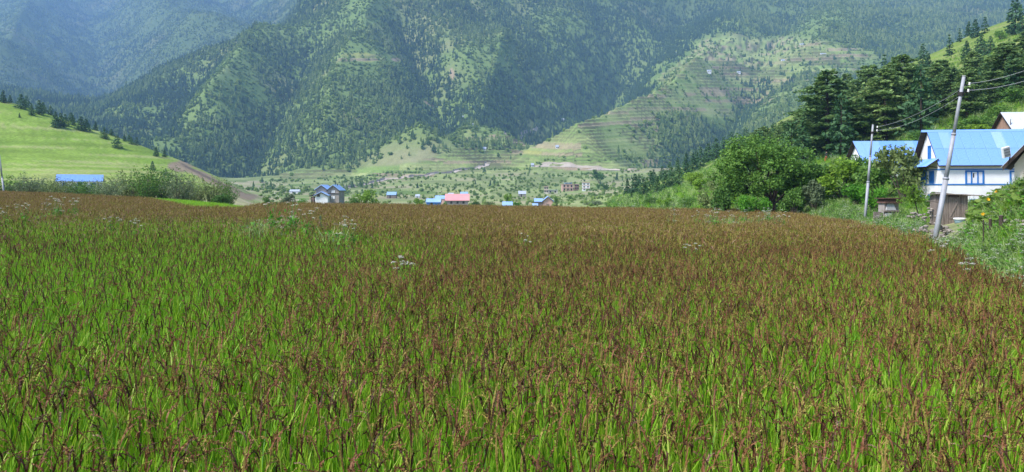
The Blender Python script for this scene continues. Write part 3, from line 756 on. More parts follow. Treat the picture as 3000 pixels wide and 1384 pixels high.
idx = np.where(cls == 0, rng.integers(0, 2, len(x)), np.where(cls == 1, rng.integers(2, 4, len(x)), rng.integers(4, 7, len(x))))
hz_ = .88 + .24 * fbm(x / 4, y / 4, 92, 3) + rng.normal(0, .05, len(x))
o2 = make_instancer('rice_crop', np.stack([x, y, ground(x, y) - .02], 1), idx, rng.uniform(0, 6.28, len(x)), rng.uniform(.9, 1.15, len(x)), far_p,
                    tilt=rng.normal(0, .05, (len(x), 2)), sclz=hz_)
tag(o2, 'brown ripening rice stretching to the far end of the field', 'rice', kind='stuff')
print('rice', n_near, len(x))

# ------------------------------------------------------------------ grass and weeds along the field edges (uncountable)
def tuft(seed, n, h, spread, mat, wid=.012, stalk=None, seedhead=False):
    r = np.random.default_rng(seed); m = MB()
    for k in range(n):
        a = r.uniform(0, 6.283); q = spread * math.sqrt(r.uniform(0, 1)); az = r.uniform(0, 6.283)
        base = np.array([q * math.cos(a), q * math.sin(a), 0.]); d = np.array([math.cos(az), math.sin(az), 0]); L = h * r.uniform(.5, 1.1)
        lean, dr = r.uniform(.05, .4), r.uniform(0, .5)
        side = np.array([-d[1], d[0], 0]); o = len(m.v)
        for t, w in ((0, .7), (.4, 1), (.75, .7), (1, .08)):
            p = base + d * L * (lean * t + dr * t ** 3) + np.array([0, 0, L * (t - .4 * dr * t ** 3)])
            m.v.append(tuple(p - side * w * wid / 2)); m.v.append(tuple(p + side * w * wid / 2))
        for i in range(3):
            m.f.append((o + 2 * i, o + 2 * i + 1, o + 2 * i + 3, o + 2 * i + 2)); m.mi.append(0)
    return m.mesh('tuft', [mat])
def leafy(seed, n, h, spread, mat, size, stems=5, flower=0):
    r = np.random.default_rng(seed); m = MB(); P = []
    tops = []
    for k in range(stems):
        a = r.uniform(0, 6.283); q = spread * .4 * r.uniform(); e = np.array([math.cos(a), math.sin(a), 0]) * spread * r.uniform(.2, 1)
        H = h * r.uniform(.6, 1.1); p0 = np.array([q * math.cos(a), q * math.sin(a), 0]); p1 = e + np.array([0, 0, H])
        m.tube([p0, (p0 + p1) / 2 + np.array([0, 0, H * .08]), p1], [.008, .006, .003], 3, 1, False)
        tops.append(p1)
        for j in range(n // stems):
            t = r.uniform(.15, 1); P.append(p0 * (1 - t) + p1 * t + r.normal(size=3) * spread * .22 * (1.2 - t))
    P = np.array(P); Q = leaf_quads(P, size, r, .35, .5)
    for qd in Q: m.add(qd, [(0, 1, 2, 3)], 0)
    if flower:
        for p1 in tops[:flower]:
            pts = p1 + r.normal(size=(14, 3)) * np.array([.055, .055, .012]) + np.array([0, 0, .02])
            for qd in leaf_quads(pts, .035, r, .85, .9): m.add(qd, [(0, 1, 2, 3)], 2)
    return m.mesh('weed', [mat, 'stalk', 'petal'])
W = [tuft(300, 46, .75, .22, 'weed_grass', .014), tuft(301, 46, .6, .22, 'weed_grass', .014), tuft(302, 50, .55, .22, 'lime_grass', .014),
     leafy(303, 70, .7, .28, 'grey_leaf', .09), leafy(304, 70, .55, .28, 'bright_leaf', .1), leafy(305, 60, .85, .28, 'grey_leaf', .07, 7, 5), leafy(306, 70, .6, .3, 'bush_leaf', .11),
     tuft(307, 40, .4, .3, 'lime_grass', .016)]
def scatter_w(name, label, n, fn, weights, s0, s1):
    x, y = fn(n)
    idx = rng.choice(len(W), len(x), p=np.array(weights) / sum(weights))
    o = make_instancer(name, np.stack([x, y, ground(x, y) - .03], 1), idx, rng.uniform(0, 6.28, len(x)), rng.uniform(s0, s1, len(x)), W)
    return tag(o, label, 'weeds', kind='stuff')
def weed_patches(n):
    X, Yy = [], []
    for px, py, wx, wy, c in ((830, 655, 100, 9, 90), (760, 665, 70, 10, 40), (170, 622, 75, 7, 60), (2150, 650, 130, 8, 120), (2240, 645, 60, 6, 60), (985, 690, 40, 10, 24), (2560, 660, 60, 8, 60)):
        u = rng.normal(px, wx * .5, c); p = rng.normal(py, wy * .5, c); t = (u - 1500) / F
        y = np.clip((CZ - .85) / np.maximum((p - YH) / F - .0167 * t, .012), 14, 90); X.append(t * y); Yy.append(y)
    return np.concatenate(X), np.concatenate(Yy)
scatter_w('tall_weeds', 'taller pale green weed patches standing up through the rice', 0, weed_patches, [.8, .4, 3, .3, 2.2, .7, 0, .2], 1.25, 1.8)
def right_edge(n):
    y = rng.uniform(3.5, 74, n) ; d = rng.gamma(1.5, 1.0, n) - .3; x = field_right(y) + d
    u = 1500 + x / y * F; k = (d < 4.5) & (d > -.4) & ~((u > 2700) & (u < 2850) & (y > 33)); return x[k], y[k]
scatter_w('bank_weeds', 'rank pale weeds and tall grass along the right edge of the rice', 9000, right_edge, [2, 1.5, 2.6, .8, 3, .6, 2.4, 2.4], .75, 1.2)
def right_bank(n):
    y = rng.uniform(3.5, 44, n); x = field_right(y) + rng.uniform(1.5, 13, n); u = 1500 + x / y * F; k = (x < .72 * y + 9) & ~((u > 2700) & (u < 2850) & (y > 33)); return x[k], y[k]
scatter_w('bank_plants', 'green leafy plants and grass covering the steep bank', 7000, right_bank, [.6, .6, 2.5, .6, 3, .15, 3, 2.5], .55, 1.0)
def house_yard(n):
    y = rng.uniform(44, 84, n); x = field_right(y) + rng.uniform(2, 26, n); u = 1500 + x / y * F; k = (x < .72 * y + 4) & ~((u > 2700) & (u < 2850) & (y < 47)); return x[k], y[k]
scatter_w('yard_weeds', 'mixed green weeds growing around the houses on the slope', 5200, house_yard, [1, 1, 2.5, 1, 2, .2, 2, 2.5], .6, 1.1)
def far_edge(n):
    u = rng.uniform(-250, 2500, n); yf = np.interp(u, *YFK); y = yf + rng.gamma(1.5, 3, n) + .2; x = (u - 1500) / F * y; return x, y
scatter_w('edge_weeds', 'low weeds along the far end of the rice field', 6500, far_edge, [1, 1, 1.5, 1, 1.2, .5, 1.5, 2], .5, .9)
def lime_patch(n):
    u = rng.uniform(430, 760, n); y = rng.uniform(56, 100, n); x = (u - 1500) / F * y; k = (field_in(x, y) < 0) & (u + (y - 70) * 3 < 800); return x[k], y[k]
xl, yl = lime_patch(8000)
lg = make_instancer('lime_grass', np.stack([xl, yl, ground(xl, yl)], 1), np.where(rng.uniform(0, 1, len(xl)) < .8, 2, 7), rng.uniform(0, 6.28, len(xl)), rng.uniform(1.2, 1.75, len(xl)), W)
tag(lg, 'patch of bright lime green grass beyond the rice', 'grass', kind='stuff')
def hill_right(n):
    u = rng.uniform(1780, 3050, n); y = rng.uniform(75, 330, n); x = (u - 1500) / F * y; return x, y
scatter_w('hillside_scrub', 'rough grass and low scrub on the slope behind the houses', 16000, hill_right, [1.5, 1, 2.5, 1, 1, .3, 2, 2.5], .8, 2.2)

# ================================================================== TREES AND SHRUBS
ORD = ['first', 'second', 'third', 'fourth', 'fifth', 'sixth', 'seventh', 'eighth', 'ninth', 'tenth', 'eleventh', 'twelfth', 'thirteenth', 'fourteenth', 'fifteenth',
       'sixteenth', 'seventeenth', 'eighteenth', 'nineteenth', 'twentieth'] + ['twenty-' + s for s in ('first', 'second', 'third', 'fourth', 'fifth', 'sixth', 'seventh', 'eighth', 'ninth')] + \
      ['thirtieth'] + ['thirty-' + s for s in ('first', 'second', 'third', 'fourth', 'fifth', 'sixth', 'seventh', 'eighth', 'ninth')] + ['fortieth'] + \
      ['forty-' + s for s in ('first', 'second', 'third', 'fourth', 'fifth', 'sixth', 'seventh', 'eighth', 'ninth')] + ['fiftieth'] + ['fifty-' + s for s in ('first', 'second', 'third', 'fourth', 'fifth', 'sixth', 'seventh', 'eighth', 'ninth')]
def put_tree(name, meshes, loc, s, rz, label, cat, group=None, sz=None, sw=None):
    e = empty(name, loc, rz, label, cat, group); e.scale = (sw or s, sw or s, sz or s)
    for part, me in meshes: link(part, me, e)
    return e
def pine_meshes(seed, mat='pine_leaf', w=.26, rows=17, per=16, size=.075):
    """unit height conifer: whorls of drooping branch fans"""
    r = np.random.default_rng(seed); P, N = [], []
    for i in range(rows):
        t = .07 + .9 * i / rows + r.uniform(-.02, .02); R = w * (1 - t) ** .8 * r.uniform(.75, 1.15) + .012
        nb = max(3, int(per * (1 - t * .6) / 2.2)); a0 = r.uniform(0, 6.28)
        for b_ in range(nb):
            a = a0 + 6.283 * b_ / nb + r.uniform(-.35, .35); Rb = R * r.uniform(.65, 1.2)
            m = max(4, int(Rb / w * 15) + 3)
            q = np.sqrt(r.uniform(0.03, 1, m)) * Rb
            lat = r.normal(0, .2, m) * q * .7
            P.append(np.stack([np.cos(a) * q - np.sin(a) * lat, np.sin(a) * q + np.cos(a) * lat, t - q * .28 + .02 + r.normal(0, .012, m)], 1))
    P = np.concatenate(P); o = P * np.array([1, 1, 0]); o /= np.linalg.norm(o, axis=1)[:, None] + 1e-6
    cr = quads_mesh('crown', leaf_quads(P, size, r, .45, .55, o * .35), [mat])
    tr = MB().tube([(0, 0, -.05), (.004, 0, .4), (0, .004, .98)], [.022, .013, .002], 6).mesh('trunk', 'bark', True)
    return [('trunk', tr), ('crown', cr)]
PINES = [pine_meshes(400 + k, w=.25 + .04 * k) for k in range(4)]
SPARSE = [pine_meshes(420 + k, w=.2, rows=9, per=12, size=.085) for k in range(2)]
def cedar_meshes(seed, levels=20, spread=.34, base=.12):
    """unit height old cedar: level shelves of foliage on long limbs"""
    r = np.random.default_rng(seed); P = []; m = MB()
    m.tube([(0, 0, -.04), (.006, .004, .3), (-.004, .006, .65), (.004, 0, .97)], [.034, .026, .014, .003], 8)
    for i in range(levels):
        t = base + (.97 - base) * i / (levels - 1)
        prof = math.sin(min(1, (1 - t) * 1.75 + .08) * math.pi / 2) * (.75 + .25 * min(1, t / .3))
        nb = int(r.integers(4, 7)); a0 = r.uniform(0, 6.28)
        for b_ in range(nb):
            a = a0 + 6.283 * b_ / nb + r.uniform(-.4, .4); R = spread * prof * r.uniform(.5, 1.25) + .02
            rise = r.uniform(-.05, .1) * R
            ca, sa = math.cos(a), math.sin(a)
            m.tube([(0, 0, t - .02), (ca * R * .5, sa * R * .5, t + rise * .7), (ca * R, sa * R, t + rise - .02 * R)], [.007 * (1.2 - t), .004, .0015], 4, 0, False)
            n = int(26 + 115 * R / spread)
            q = R * (r.uniform(.12, 1.05, n) ** .8); lat = r.normal(0, .17, n) * (q * .6 + R * .25)
            P.append(np.stack([ca * q - sa * lat, sa * q + ca * lat, t + rise * (q / R) - .07 * q * q / R + r.normal(0, .009, n) - .35 * np.abs(lat) * .4], 1))
    P = np.concatenate(P)
    return [('trunk', m.mesh('trunk', 'bark', True)), ('crown', quads_mesh('crown', leaf_quads(P, .046, r, .6, .6), ['cedar_leaf']))]
CEDARS = [cedar_meshes(500 + k, 16 + k, .33 + .04 * (k % 2)) for k in range(3)]
def bush_meshes(seed, mat, n=1500, size=.075, lobes=9, tall=1.0, trunk=True, low=.05):
    """unit height shrub, about one unit wide: lobes of leaves on stems"""
    r = np.random.default_rng(seed); m = MB(); P, O = [], []
    for k in range(lobes):
        a = r.uniform(0, 6.283); q = .33 * math.sqrt(r.uniform(0, 1)); c = np.array([q * math.cos(a), q * math.sin(a), r.uniform(.25, .74)])
        c[:2] *= (1.15 - .7 * abs(c[2] - .45))
        R = r.uniform(.14, .25); nn = n // lobes
        d = r.normal(size=(nn, 3)); d /= np.linalg.norm(d, axis=1)[:, None]
        P.append(c + d * R * (r.uniform(.15, 1.08, nn) ** .5)[:, None] * np.array([1, 1, .9])); O.append(d)
        m.tube([(r.uniform(-.03, .03), r.uniform(-.03, .03), -.04), tuple(c * np.array([.5, .5, .5])), tuple(c)], [.014, .009, .004], 4, 0, False)
    P = np.concatenate(P); O = np.concatenate(O); P[:, 2] = np.maximum(P[:, 2], low * r.uniform(.3, 1, len(P)))
    return [('trunk', m.mesh('trunk', 'bark')), ('crown', quads_mesh('crown', leaf_quads(P, size, r, .3, .6, O * .5), [mat]))]
def willow_meshes(seed, mat, n=90, size=.06):
    """unit height shrub of many thin upright wands"""
    r = np.random.default_rng(seed); m = MB(); P = []
    for k in range(n):
        a = r.uniform(0, 6.283); q = .08 * r.uniform(); e = .5 * math.sqrt(r.uniform()); H = r.uniform(.55, 1.0) * (1 - .5 * e)
        p0 = np.array([q * math.cos(a), q * math.sin(a), -.02]); p1 = np.array([e * math.cos(a), e * math.sin(a), H])
        mid = (p0 + p1) / 2 + np.array([0, 0, .06])
        if k % 3 == 0: m.tube([p0, mid, p1], [.006, .004, .0015], 3, 0, False)
        for j in range(20):
            t = r.uniform(.12, 1); P.append((p0 * (1 - t) ** 2 + 2 * mid * t * (1 - t) + p1 * t * t) + r.normal(0, .025, 3))
    P = np.array(P)
    return [('stems', m.mesh('stems', 'bark')), ('crown', quads_mesh('crown', leaf_quads(P, size, r, .1, .35), [mat]))]
BUSH = {k: [bush_meshes(600 + 7 * i + j, k, 1800, .07) for j in range(2)] for i, k in enumerate(('bush_leaf', 'yellow_leaf', 'bright_leaf', 'olive_leaf', 'grey_leaf', 'hero_leaf'))}
WILLOW = {k: [willow_meshes(700 + 7 * i + j, k) for j in range(2)] for i, k in enumerate(('olive_leaf', 'grey_leaf', 'bush_leaf'))}
SMALLB = [bush_meshes(800 + j, k, 420, .13, 6) for j, k in enumerate(('bush_leaf', 'olive_leaf', 'hero_leaf'))]

# --- the big broadleaf tree by the field edge
def broadleaf_tree():
    r = np.random.default_rng(77)
    Y = 76.0; bx = X_(2283, Y); bz = gz(bx, Y)
    e = empty('walnut_tree', (bx, Y, bz), 0, 'large round dark green broadleaf tree with leaning trunk at the field edge', 'tree')
    m = MB(); s = Y / F                                          # metres per photo pixel
    fork = Vector(((2262 - 2283) * s, .0, 1.5)); 
    m.tube([(0, 0, -.3), (-.05, 0, .3), (-.35, .05, 1.0), fork], [.34, .3, .26, .23], 10)
    ends = []
    limbs = [(a_ - 1.2, b_, c_ * 1.18) for a_, b_, c_ in [(-1.6, .4, 3.4), (-2.9, -.9, 3.0), (-.6, 1.4, 4.6), (.8, -.8, 4.3), (2.1, .9, 3.5), (-1.5, -1.6, 4.4), (.4, .3, 5.7), (-3.3, 1.0, 3.8), (2.9, -.5, 2.9), (-2.3, .2, 5.0), (1.6, 1.7, 4.9)]]
    for lx, ly, lz in limbs:
        mid = fork.lerp(Vector((lx, ly, lz)), .5) + Vector((0, 0, .35)) + Vector(r.normal(0, .12, 3))
        end = Vector((lx, ly, lz)); m.tube([fork - Vector((0, 0, .15)), mid, end], [.15, .09, .05], 7, 0, False)
        for j in range(5):
            t = end + Vector(r.normal(0, .85, 3)) + Vector((0, 0, .45)); m.tube([end.lerp(mid, .25 * (j % 3)), (end + t) / 2 + Vector((0, 0, .1)), t], [.04, .025, .01], 4, 0, False); ends.append(t)
    m.obj('trunk', 'bark', e, True)
    # crown: overlapping clumps inside the outline seen in the photo
    cz, rx, rz = 4.9, 4.9, 3.75
    C_ = []
    while len(C_) < 125:
        d = r.normal(size=3); d /= np.linalg.norm(d); q = r.uniform(.35, 1.0) ** .6
        p = np.array([d[0] * rx * q - 2.0, d[1] * 4.0 * q, cz + d[2] * rz * q])
        if p[2] < 1.25 + .35 * abs(p[0] + 2.0) * .4: continue
        if p[2] < 3.1 and -2.6 < p[0] < 1.2: continue
        C_.append(p)
    C_ += [np.array(t) for t in ends if t.z < 8.4]
    P, O = [], []
    for c in C_:
        R = r.uniform(.55, .98); n = int(r.uniform(95, 150)); d = r.normal(size=(n, 3)); d /= np.linalg.norm(d, axis=1)[:, None]
        P.append(c + d * R * (r.uniform(.1, 1.1, n) ** .5)[:, None] * np.array([1.05, 1.05, .75])); O.append(d)
    P = np.concatenate(P); O = np.concatenate(O)
    link('crown', quads_mesh('crown', leaf_quads(P, .27, r, .45, .6, O * .35), ['hero_leaf']), e)
broadleaf_tree()

# --- cedars and other tall conifers on the right hill: (px, py of the foot, height px, distance, width factor)
def on_ground(px, Y): x = X_(px, Y); return (x, Y, gz(x, Y))
ced = [(2425, 255, 124, 1.15, 0, 'tall broad old cedar behind the big round broadleaf tree'),
       (2640, 285, 128, 1.0, 1, 'wide shelved cedar above the blue roofed outbuilding'),
       (2948, 240, 118, 1.15, 2, 'dark cedar with level branches above the zinc roofed house'),
       (2545, 215, 165, .95, 2, 'cedar between the two widest cedars, further up the slope'),
       (2760, 225, 150, .9, 0, 'cedar on the slope just left of the leaning pole top'),
       (2850, 215, 165, .9, 1, 'cedar on the slope just right of the leaning pole top'),
       (2480, 190, 190, .8, 1, 'smaller cedar on the crest behind the old cedars'),
       (3010, 215, 150, 1.0, 0, 'cedar at the right margin, high behind the houses')]
for px, hp, Y, wf, k, lab in ced:
    x, y_, z = on_ground(px, Y); top = {2425: 205, 2640: 160, 2948: 125, 2545: 190, 2760: 175, 2850: 150, 2480: 215, 3010: 90}[px]
    h = Z_(top, Y) - z
    put_tree('cedar_tree', CEDARS[k], (x, y_, z), h, random.uniform(0, 6), lab, 'tree', 'old cedars on the right hillside', sw=h * wf)
def crest(lst, y0, y1, default, name, labels, group, kinds, cat='tree', wf=1.0):
    for i, (px, py, hp) in enumerate(lst):
        ys = YR[(YR >= y0) & (YR <= y1)]; zz = ground(X_(px, ys), ys); ln = Z_(py, ys); k = np.nonzero(zz >= ln)[0]
        Y = float(ys[k[0]]) if len(k) else default
        x, y_, z = on_ground(px, Y); h = hp * Y / F
        lab = labels(i, len(lst)) if callable(labels) else labels[i]
        put_tree(name, kinds[i % len(kinds)], (x, y_, z), h, random.uniform(0, 6.28), lab, cat, group, sw=h * wf * random.uniform(.9, 1.15))
# pines on the crest of the bright green hill, left
LP = [(25, 175, 95), (80, 165, 60), (165, 220, 110), (210, 200, 90), (250, 270, 90), (310, 265, 110), (340, 240, 80), (400, 260, 70), (440, 365, 120), (480, 370, 110), (515, 355, 90),
      (560, 310, 70), (575, 355, 80), (640, 390, 110), (680, 400, 100), (690, 350, 60), (755, 385, 70), (825, 455, 90), (880, 420, 55), (925, 525, 100), (985, 475, 55), (1020, 470, 60),
      (1040, 500, 60), (1080, 505, 60), (1235, 595, 75), (1300, 600, 60)]
crest([(a / 2.7, 240 + b_ / 2.7, h / 2.5) for a, b_, h in LP], 230, 398, 396, 'pine_tree',
      lambda i, n: 'dark pine on the grassy hill crest, %s from the left' % ORD[i], 'pines on the green hill crest', PINES, wf=1.32)
crest([(155 / 2.7, 351, 15), (1205 / 2.7, 499, 28), (1310 / 2.7, 516, 22)], 200, 398, 330, 'pine_tree',
      ['tiny lone pine high on the open grassy hill', 'lone round pine on the grass below the hill crest', 'small pine beside the top of the scree'], 'lone pines on the green hill', PINES, wf=1.25)
# young conifers on the lower right slope
RP = [(1838, 572, 50), (1860, 568, 62), (1885, 578, 58), (1905, 566, 66), (1925, 574, 60), (1948, 560, 62), (1968, 553, 66), (1990, 545, 60), (1872, 545, 44), (1915, 540, 44), (1940, 530, 46), (1962, 520, 44),
      (1985, 512, 50), (2008, 522, 60), (2030, 508, 62), (2052, 495, 64), (2010, 490, 46), (2075, 480, 62), (2098, 468, 66), (2040, 470, 44), (2068, 452, 46), (2120, 452, 62), (2095, 440, 46), (2145, 430, 64),
      (2120, 420, 44), (2165, 410, 50), (2150, 395, 44), (2185, 390, 56), (1850, 590, 34), (1895, 592, 30)]
crest(RP, 150, 420, 390, 'conifer_tree', lambda i, n: 'young conifer on the lower right slope, %s going uphill' % ORD[i], 'young conifers on the lower right slope', PINES, wf=1.1)
# pines standing open on the bright grass at upper right
UP = [(2782, 166, 68), (2832, 180, 62), (2858, 112, 58), (2886, 100, 52), (2874, 168, 70), (2902, 152, 46), (2812, 125, 44), (2838, 105, 46), (2975, 105, 118), (2995, 112, 70), (2868, 210, 64), (2704, 195, 66), (2592, 235, 80), (2720, 215, 60)]
crest(UP, 200, 398, 396, 'pine_tree', ['round dark pine nearest the bare grass shoulder', 'flat topped open pine on the bright grass', 'open pine high on the bright grass spur', 'dark pine on the skyline beside bright grass', 'narrow pale pine below the skyline pair',
       'thin spruce in the middle of the bright slope', 'small pine left of the flat topped pine', 'small pine above the flat topped pine', 'tall dark conifer in the upper right corner', 'shorter conifer beside the tall corner conifer',
       'conifer below the bright slope, under the thin spruce', 'pointed conifer at the left foot of the bright slope', 'pointed conifer rising behind the wide shelved cedar', 'conifer at the lower tip of the bright slope'],
      'conifers on the upper right hillside', SPARSE[:1] + PINES[:2] + SPARSE[1:] + PINES[2:], wf=1.15)
tb = bush_meshes(880, 'hero_leaf', 700, .1, 8)
x, y_, z = hit(2931, 118, 200, 398)
put_tree('round_tree', tb, (x, y_, z), 38 * y_ / F, 0, 'small round dark tree alone on the bright upper slope', 'tree')
# fill of conifers climbing behind the cedars
fill = []
rf_ = random.Random(5)
while len(fill) < 150:
    px = rf_.uniform(2180, 3040); Y = rf_.uniform(115, 330)
    x, y_, z = on_ground(px, Y); py = YH - (z - CZ) * F / Y
    lim = np.interp(px, [2180, 2450, 2700, 2800, 2900, 3040], [415, 330, 235, 235, 215, 190])
    if py < lim: continue
    if any((x - a) ** 2 + (y_ - b_) ** 2 < 12 for a, b_, *_ in fill): continue
    sky = np.interp(px, [2180, 2250, 2335, 2365, 2490, 2530, 2600, 2740, 2800, 2880, 3040], [400, 365, 345, 285, 270, 215, 190, 185, 200, 190, 130])
    hm_ = Z_(sky, Y) - z
    if hm_ < 3.5: continue
    fill.append((x, y_, z, px, min(hm_, rf_.uniform(6.5, 13))))
for i, (x, y_, z, px, hh_) in enumerate(sorted(fill, key=lambda t: t[3])):
    put_tree('conifer_tree', (PINES + CEDARS)[i % 7], (x, y_, z), hh_, rf_.uniform(0, 6), 'dark conifer crowding the hillside behind the cedars and houses', 'tree',
             'conifers crowding the right hillside')
# --- shrubs and small trees right of the big tree: (px, foot row or None, width px, height px, distance, kind, label)
SH = [(2120, 80, 62, 74, 'bush_leaf', 'green bush tucked under the left side of the big broadleaf tree'), (2085, 80, 60, 80, 'olive_leaf', 'low olive bush left of the big broadleaf tree'),
      (2185, 60, 52, 71, 'bright_leaf', 'fresh green shrub under the big broadleaf tree trunk'), (2340, 150, 130, 78, 'bush_leaf', 'rounded bush touching the right side of the big broadleaf tree'),
      (2410, 150, 130, 76, 'bush_leaf', 'rounded bush below the tall old cedar'), (2475, 150, 150, 74, 'yellow_leaf', 'yellow green bush left of the thin far pole'),
      (2505, 95, 85, 66, 'bright_leaf', 'fresh green bush at the foot of the thin far pole'), (2585, 150, 140, 70, 'bush_leaf', 'leafy bush behind the thin far pole'),
      (2645, 150, 185, 66, 'olive_leaf', 'tall olive bush speckled with pale flowers beside the white house'), (2560, 80, 66, 58, 'bright_leaf', 'bright bush right of the thin far pole base'),
      (2238, 50, 44, 72, 'bright_leaf', 'bright shrub right of the leaning trunk'), (2322, 80, 62, 71, 'bush_leaf', 'dark low bush between trunk and rounded bushes'),
      (2010, 70, 40, 95, 'bush_leaf', 'low bush on the grassy slope left of the big tree'), (1950, 60, 34, 110, 'yellow_leaf', 'yellowish bush low on the grassy slope'),
      (2060, 70, 45, 120, 'yellow_leaf', 'yellow green bush higher on the grassy slope'), (2100, 60, 50, 105, 'olive_leaf', 'olive bush on the slope behind the big tree'),
      (1905, 50, 34, 125, 'bush_leaf', 'dark bush near the end of the grassy slope'), (1850, 60, 28, 120, 'olive_leaf', 'flat olive bush at the tip of the grassy slope'),
      (2030, 60, 52, 150, 'yellow_leaf', 'pale bush among the young conifers'), (2390, 90, 80, 70, 'grey_leaf', 'greyish bush in front of the rounded bushes'),
      (2560, 120, 60, 92, 'bush_leaf', 'dark bush behind the left end of the blue outbuilding'), (2650, 130, 66, 96, 'yellow_leaf', 'yellowish bush behind the blue outbuilding ridge'), (2720, 120, 60, 98, 'bush_leaf', 'bush behind the farmhouse ridge, left of the pole'),
      (2790, 110, 56, 94, 'bright_leaf', 'bright bush behind the farmhouse ridge, right of the pole'), (2840, 130, 64, 99, 'bush_leaf', 'dark bush above the middle of the farmhouse roof'), (2890, 110, 50, 95, 'yellow_leaf', 'yellow green bush above the farmhouse roof'),
      (2925, 90, 60, 101, 'bush_leaf', 'dark bush left of the zinc roofed upper house'), (2990, 110, 50, 108, 'hero_leaf', 'dark bush behind the zinc roofed upper house'),
      (2522, 90, 150, 79, 'bush_leaf', 'upright bush hiding the gable of the blue roofed outbuilding'), (2745, 60, 40, 57, 'bush_leaf', 'small bush at the corner of the white house')]
for i, (px, w, h, Y, kind, lab) in enumerate(SH):
    x, y_, z = on_ground(px, Y)
    s = Y / F
    if Y < 90: h = max(28, (Z_(598 - h, Y) - z) / s)
    put_tree('shrub', BUSH[kind][i % 2], (x, y_, z), h * s, random.uniform(0, 6), lab, 'shrub', 'shrubs on the right slope', sz=h * s * 1.05, sw=w * s * 1.1)
# --- willow scrub along the far left end of the field
LS = [(20, 120, 60), (75, 110, 66), (130, 130, 58), (195, 120, 50), (255, 120, 46), (320, 120, 60), (375, 130, 78), (430, 140, 88), (480, 130, 84), (520, 120, 80), (575, 110, 56), (625, 110, 60), (60, 90, 44), (300, 90, 42),
      (-60, 130, 70), (665, 80, 46), (240, 90, 46), (160, 90, 46), (400, 90, 52), (545, 80, 44)]
for i, (px, w, h) in enumerate(sorted(LS)):
    Y = 104 + 9 * ((i * 7) % 5) / 4 if px < 560 else 112
    s = Y / F; x, y_, z = on_ground(px, Y); h = (Z_(574 - h, Y) - z) / s
    me_ = (WILLOW['olive_leaf'] + WILLOW['grey_leaf'] + WILLOW['bush_leaf'])[(i * 5) % 6]
    put_tree('willow_shrub', me_, (x, y_, z), h * s, i, 'wispy grey green shrub along the far left field edge, %s from the left' % ORD[i], 'shrub', 'wispy shrubs beyond the rice', sz=h * s * 1.15, sw=w * s)
x, y_, z = on_ground(640, 108)
put_tree('shrub', BUSH['bush_leaf'][0], (x, y_, z), 2.6, 1, 'round green shrub below the scree slope', 'shrub', sw=3.8)
# --- trees and shrubs out in the valley: (px, top row, width px, distance, mesh, name, label)
VT = [(778, 566, 26, 170, BUSH['hero_leaf'] if 'hero_leaf' in BUSH else BUSH['bush_leaf'], 'shrub', 'small dark bush left of the double gabled house, near the scree'),
      (842, 562, 46, 185, BUSH['grey_leaf'], 'shrub', 'round grey green bush left of the double gabled house'),
      (885, 570, 30, 190, BUSH['bright_leaf'], 'shrub', 'low bright bush just left of the double gabled house'),
      (1072, 540, 66, 160, BUSH['yellow_leaf'], 'tree', 'bushy light green tree right of the double gabled house'),
      (1042, 572, 40, 156, BUSH['bush_leaf'], 'shrub', 'dark bush at the foot of the light green valley tree'),
      (1228, 574, 30, 200, BUSH['yellow_leaf'], 'shrub', 'feathery bush left of the red roofed house'),
      (1392, 588, 30, 260, BUSH['bush_leaf'], 'shrub', 'dark bush right of the red roofed house'), (1435, 586, 36, 260, BUSH['olive_leaf'], 'shrub', 'second bush right of the red roofed house'),
      (1490, 562, 24, 255, BUSH['yellow_leaf'], 'tree', 'thin light tree behind the small blue shed'), (1516, 588, 20, 230, BUSH['bright_leaf'], 'shrub', 'bright round bush beside the small blue shed'),
      (1630, 573, 14, 320, BUSH['bush_leaf'], 'shrub', 'dark bush behind the pink walled cottage'), (1628, 590, 14, 290, BUSH['olive_leaf'], 'shrub', 'dark bush beside the pink walled cottage'),
      (1740, 585, 70, 230, BUSH['grey_leaf'], 'shrub', 'broad pale bush right of the pink walled cottage'), (1810, 588, 60, 190, BUSH['bush_leaf'], 'shrub', 'dark green bush low at the tip of the right slope')]
for i, (px, top, w, Y, ms, nm, lab) in enumerate(VT):
    x, y_, z = on_ground(px, Y); h = Z_(top, Y) - z
    put_tree('valley_' + nm, ms[i % 2], (x, y_, z), h, i, lab, nm, 'bushes and trees on the valley floor', sw=w * Y / F * 1.1)
for px, py, hp, w, lab in [(1755, 538, 54, 40, 'dark bushy tree standing tall above the far village'), (1772, 562, 26, 26, 'dark round bush below the tall village tree'), (1752, 556, 20, 18, 'small dark bush left of the round village bush')]:
    p = hit(px, py, 300); put_tree('village_tree', bush_meshes(px, 'hero_leaf', 900, .1, 10), p, hp * p.y / F * 1.05, 0, lab, 'tree', sw=w * p.y / F)
for i, (px, py, hp, lab) in enumerate([(983, 544, 14, 'dark pointed tree behind the double gabled roof'), (1012, 535, 13, 'dark conifer on the valley side right of the double gables'), (1060, 537, 14, 'dark conifer left of the dirt road'),
        (1540, 300, 26, 'dark conifer on the spur above the footpath'), (1378, 358, 26, 'left of two dark conifers on the pale spur'), (1388, 362, 24, 'right of two dark conifers on the pale spur'),
        (1585, 352, 26, 'dark conifer at the mouth of the gully, left one'), (1622, 348, 26, 'dark conifer at the mouth of the gully, right one')]):
    p = hit(px, py, 500); put_tree('conifer_tree', PINES[i % 4], p, hp * p.y / F * 1.1, i, lab, 'tree', sw=hp * p.y / F)
rv = random.Random(9); done = []
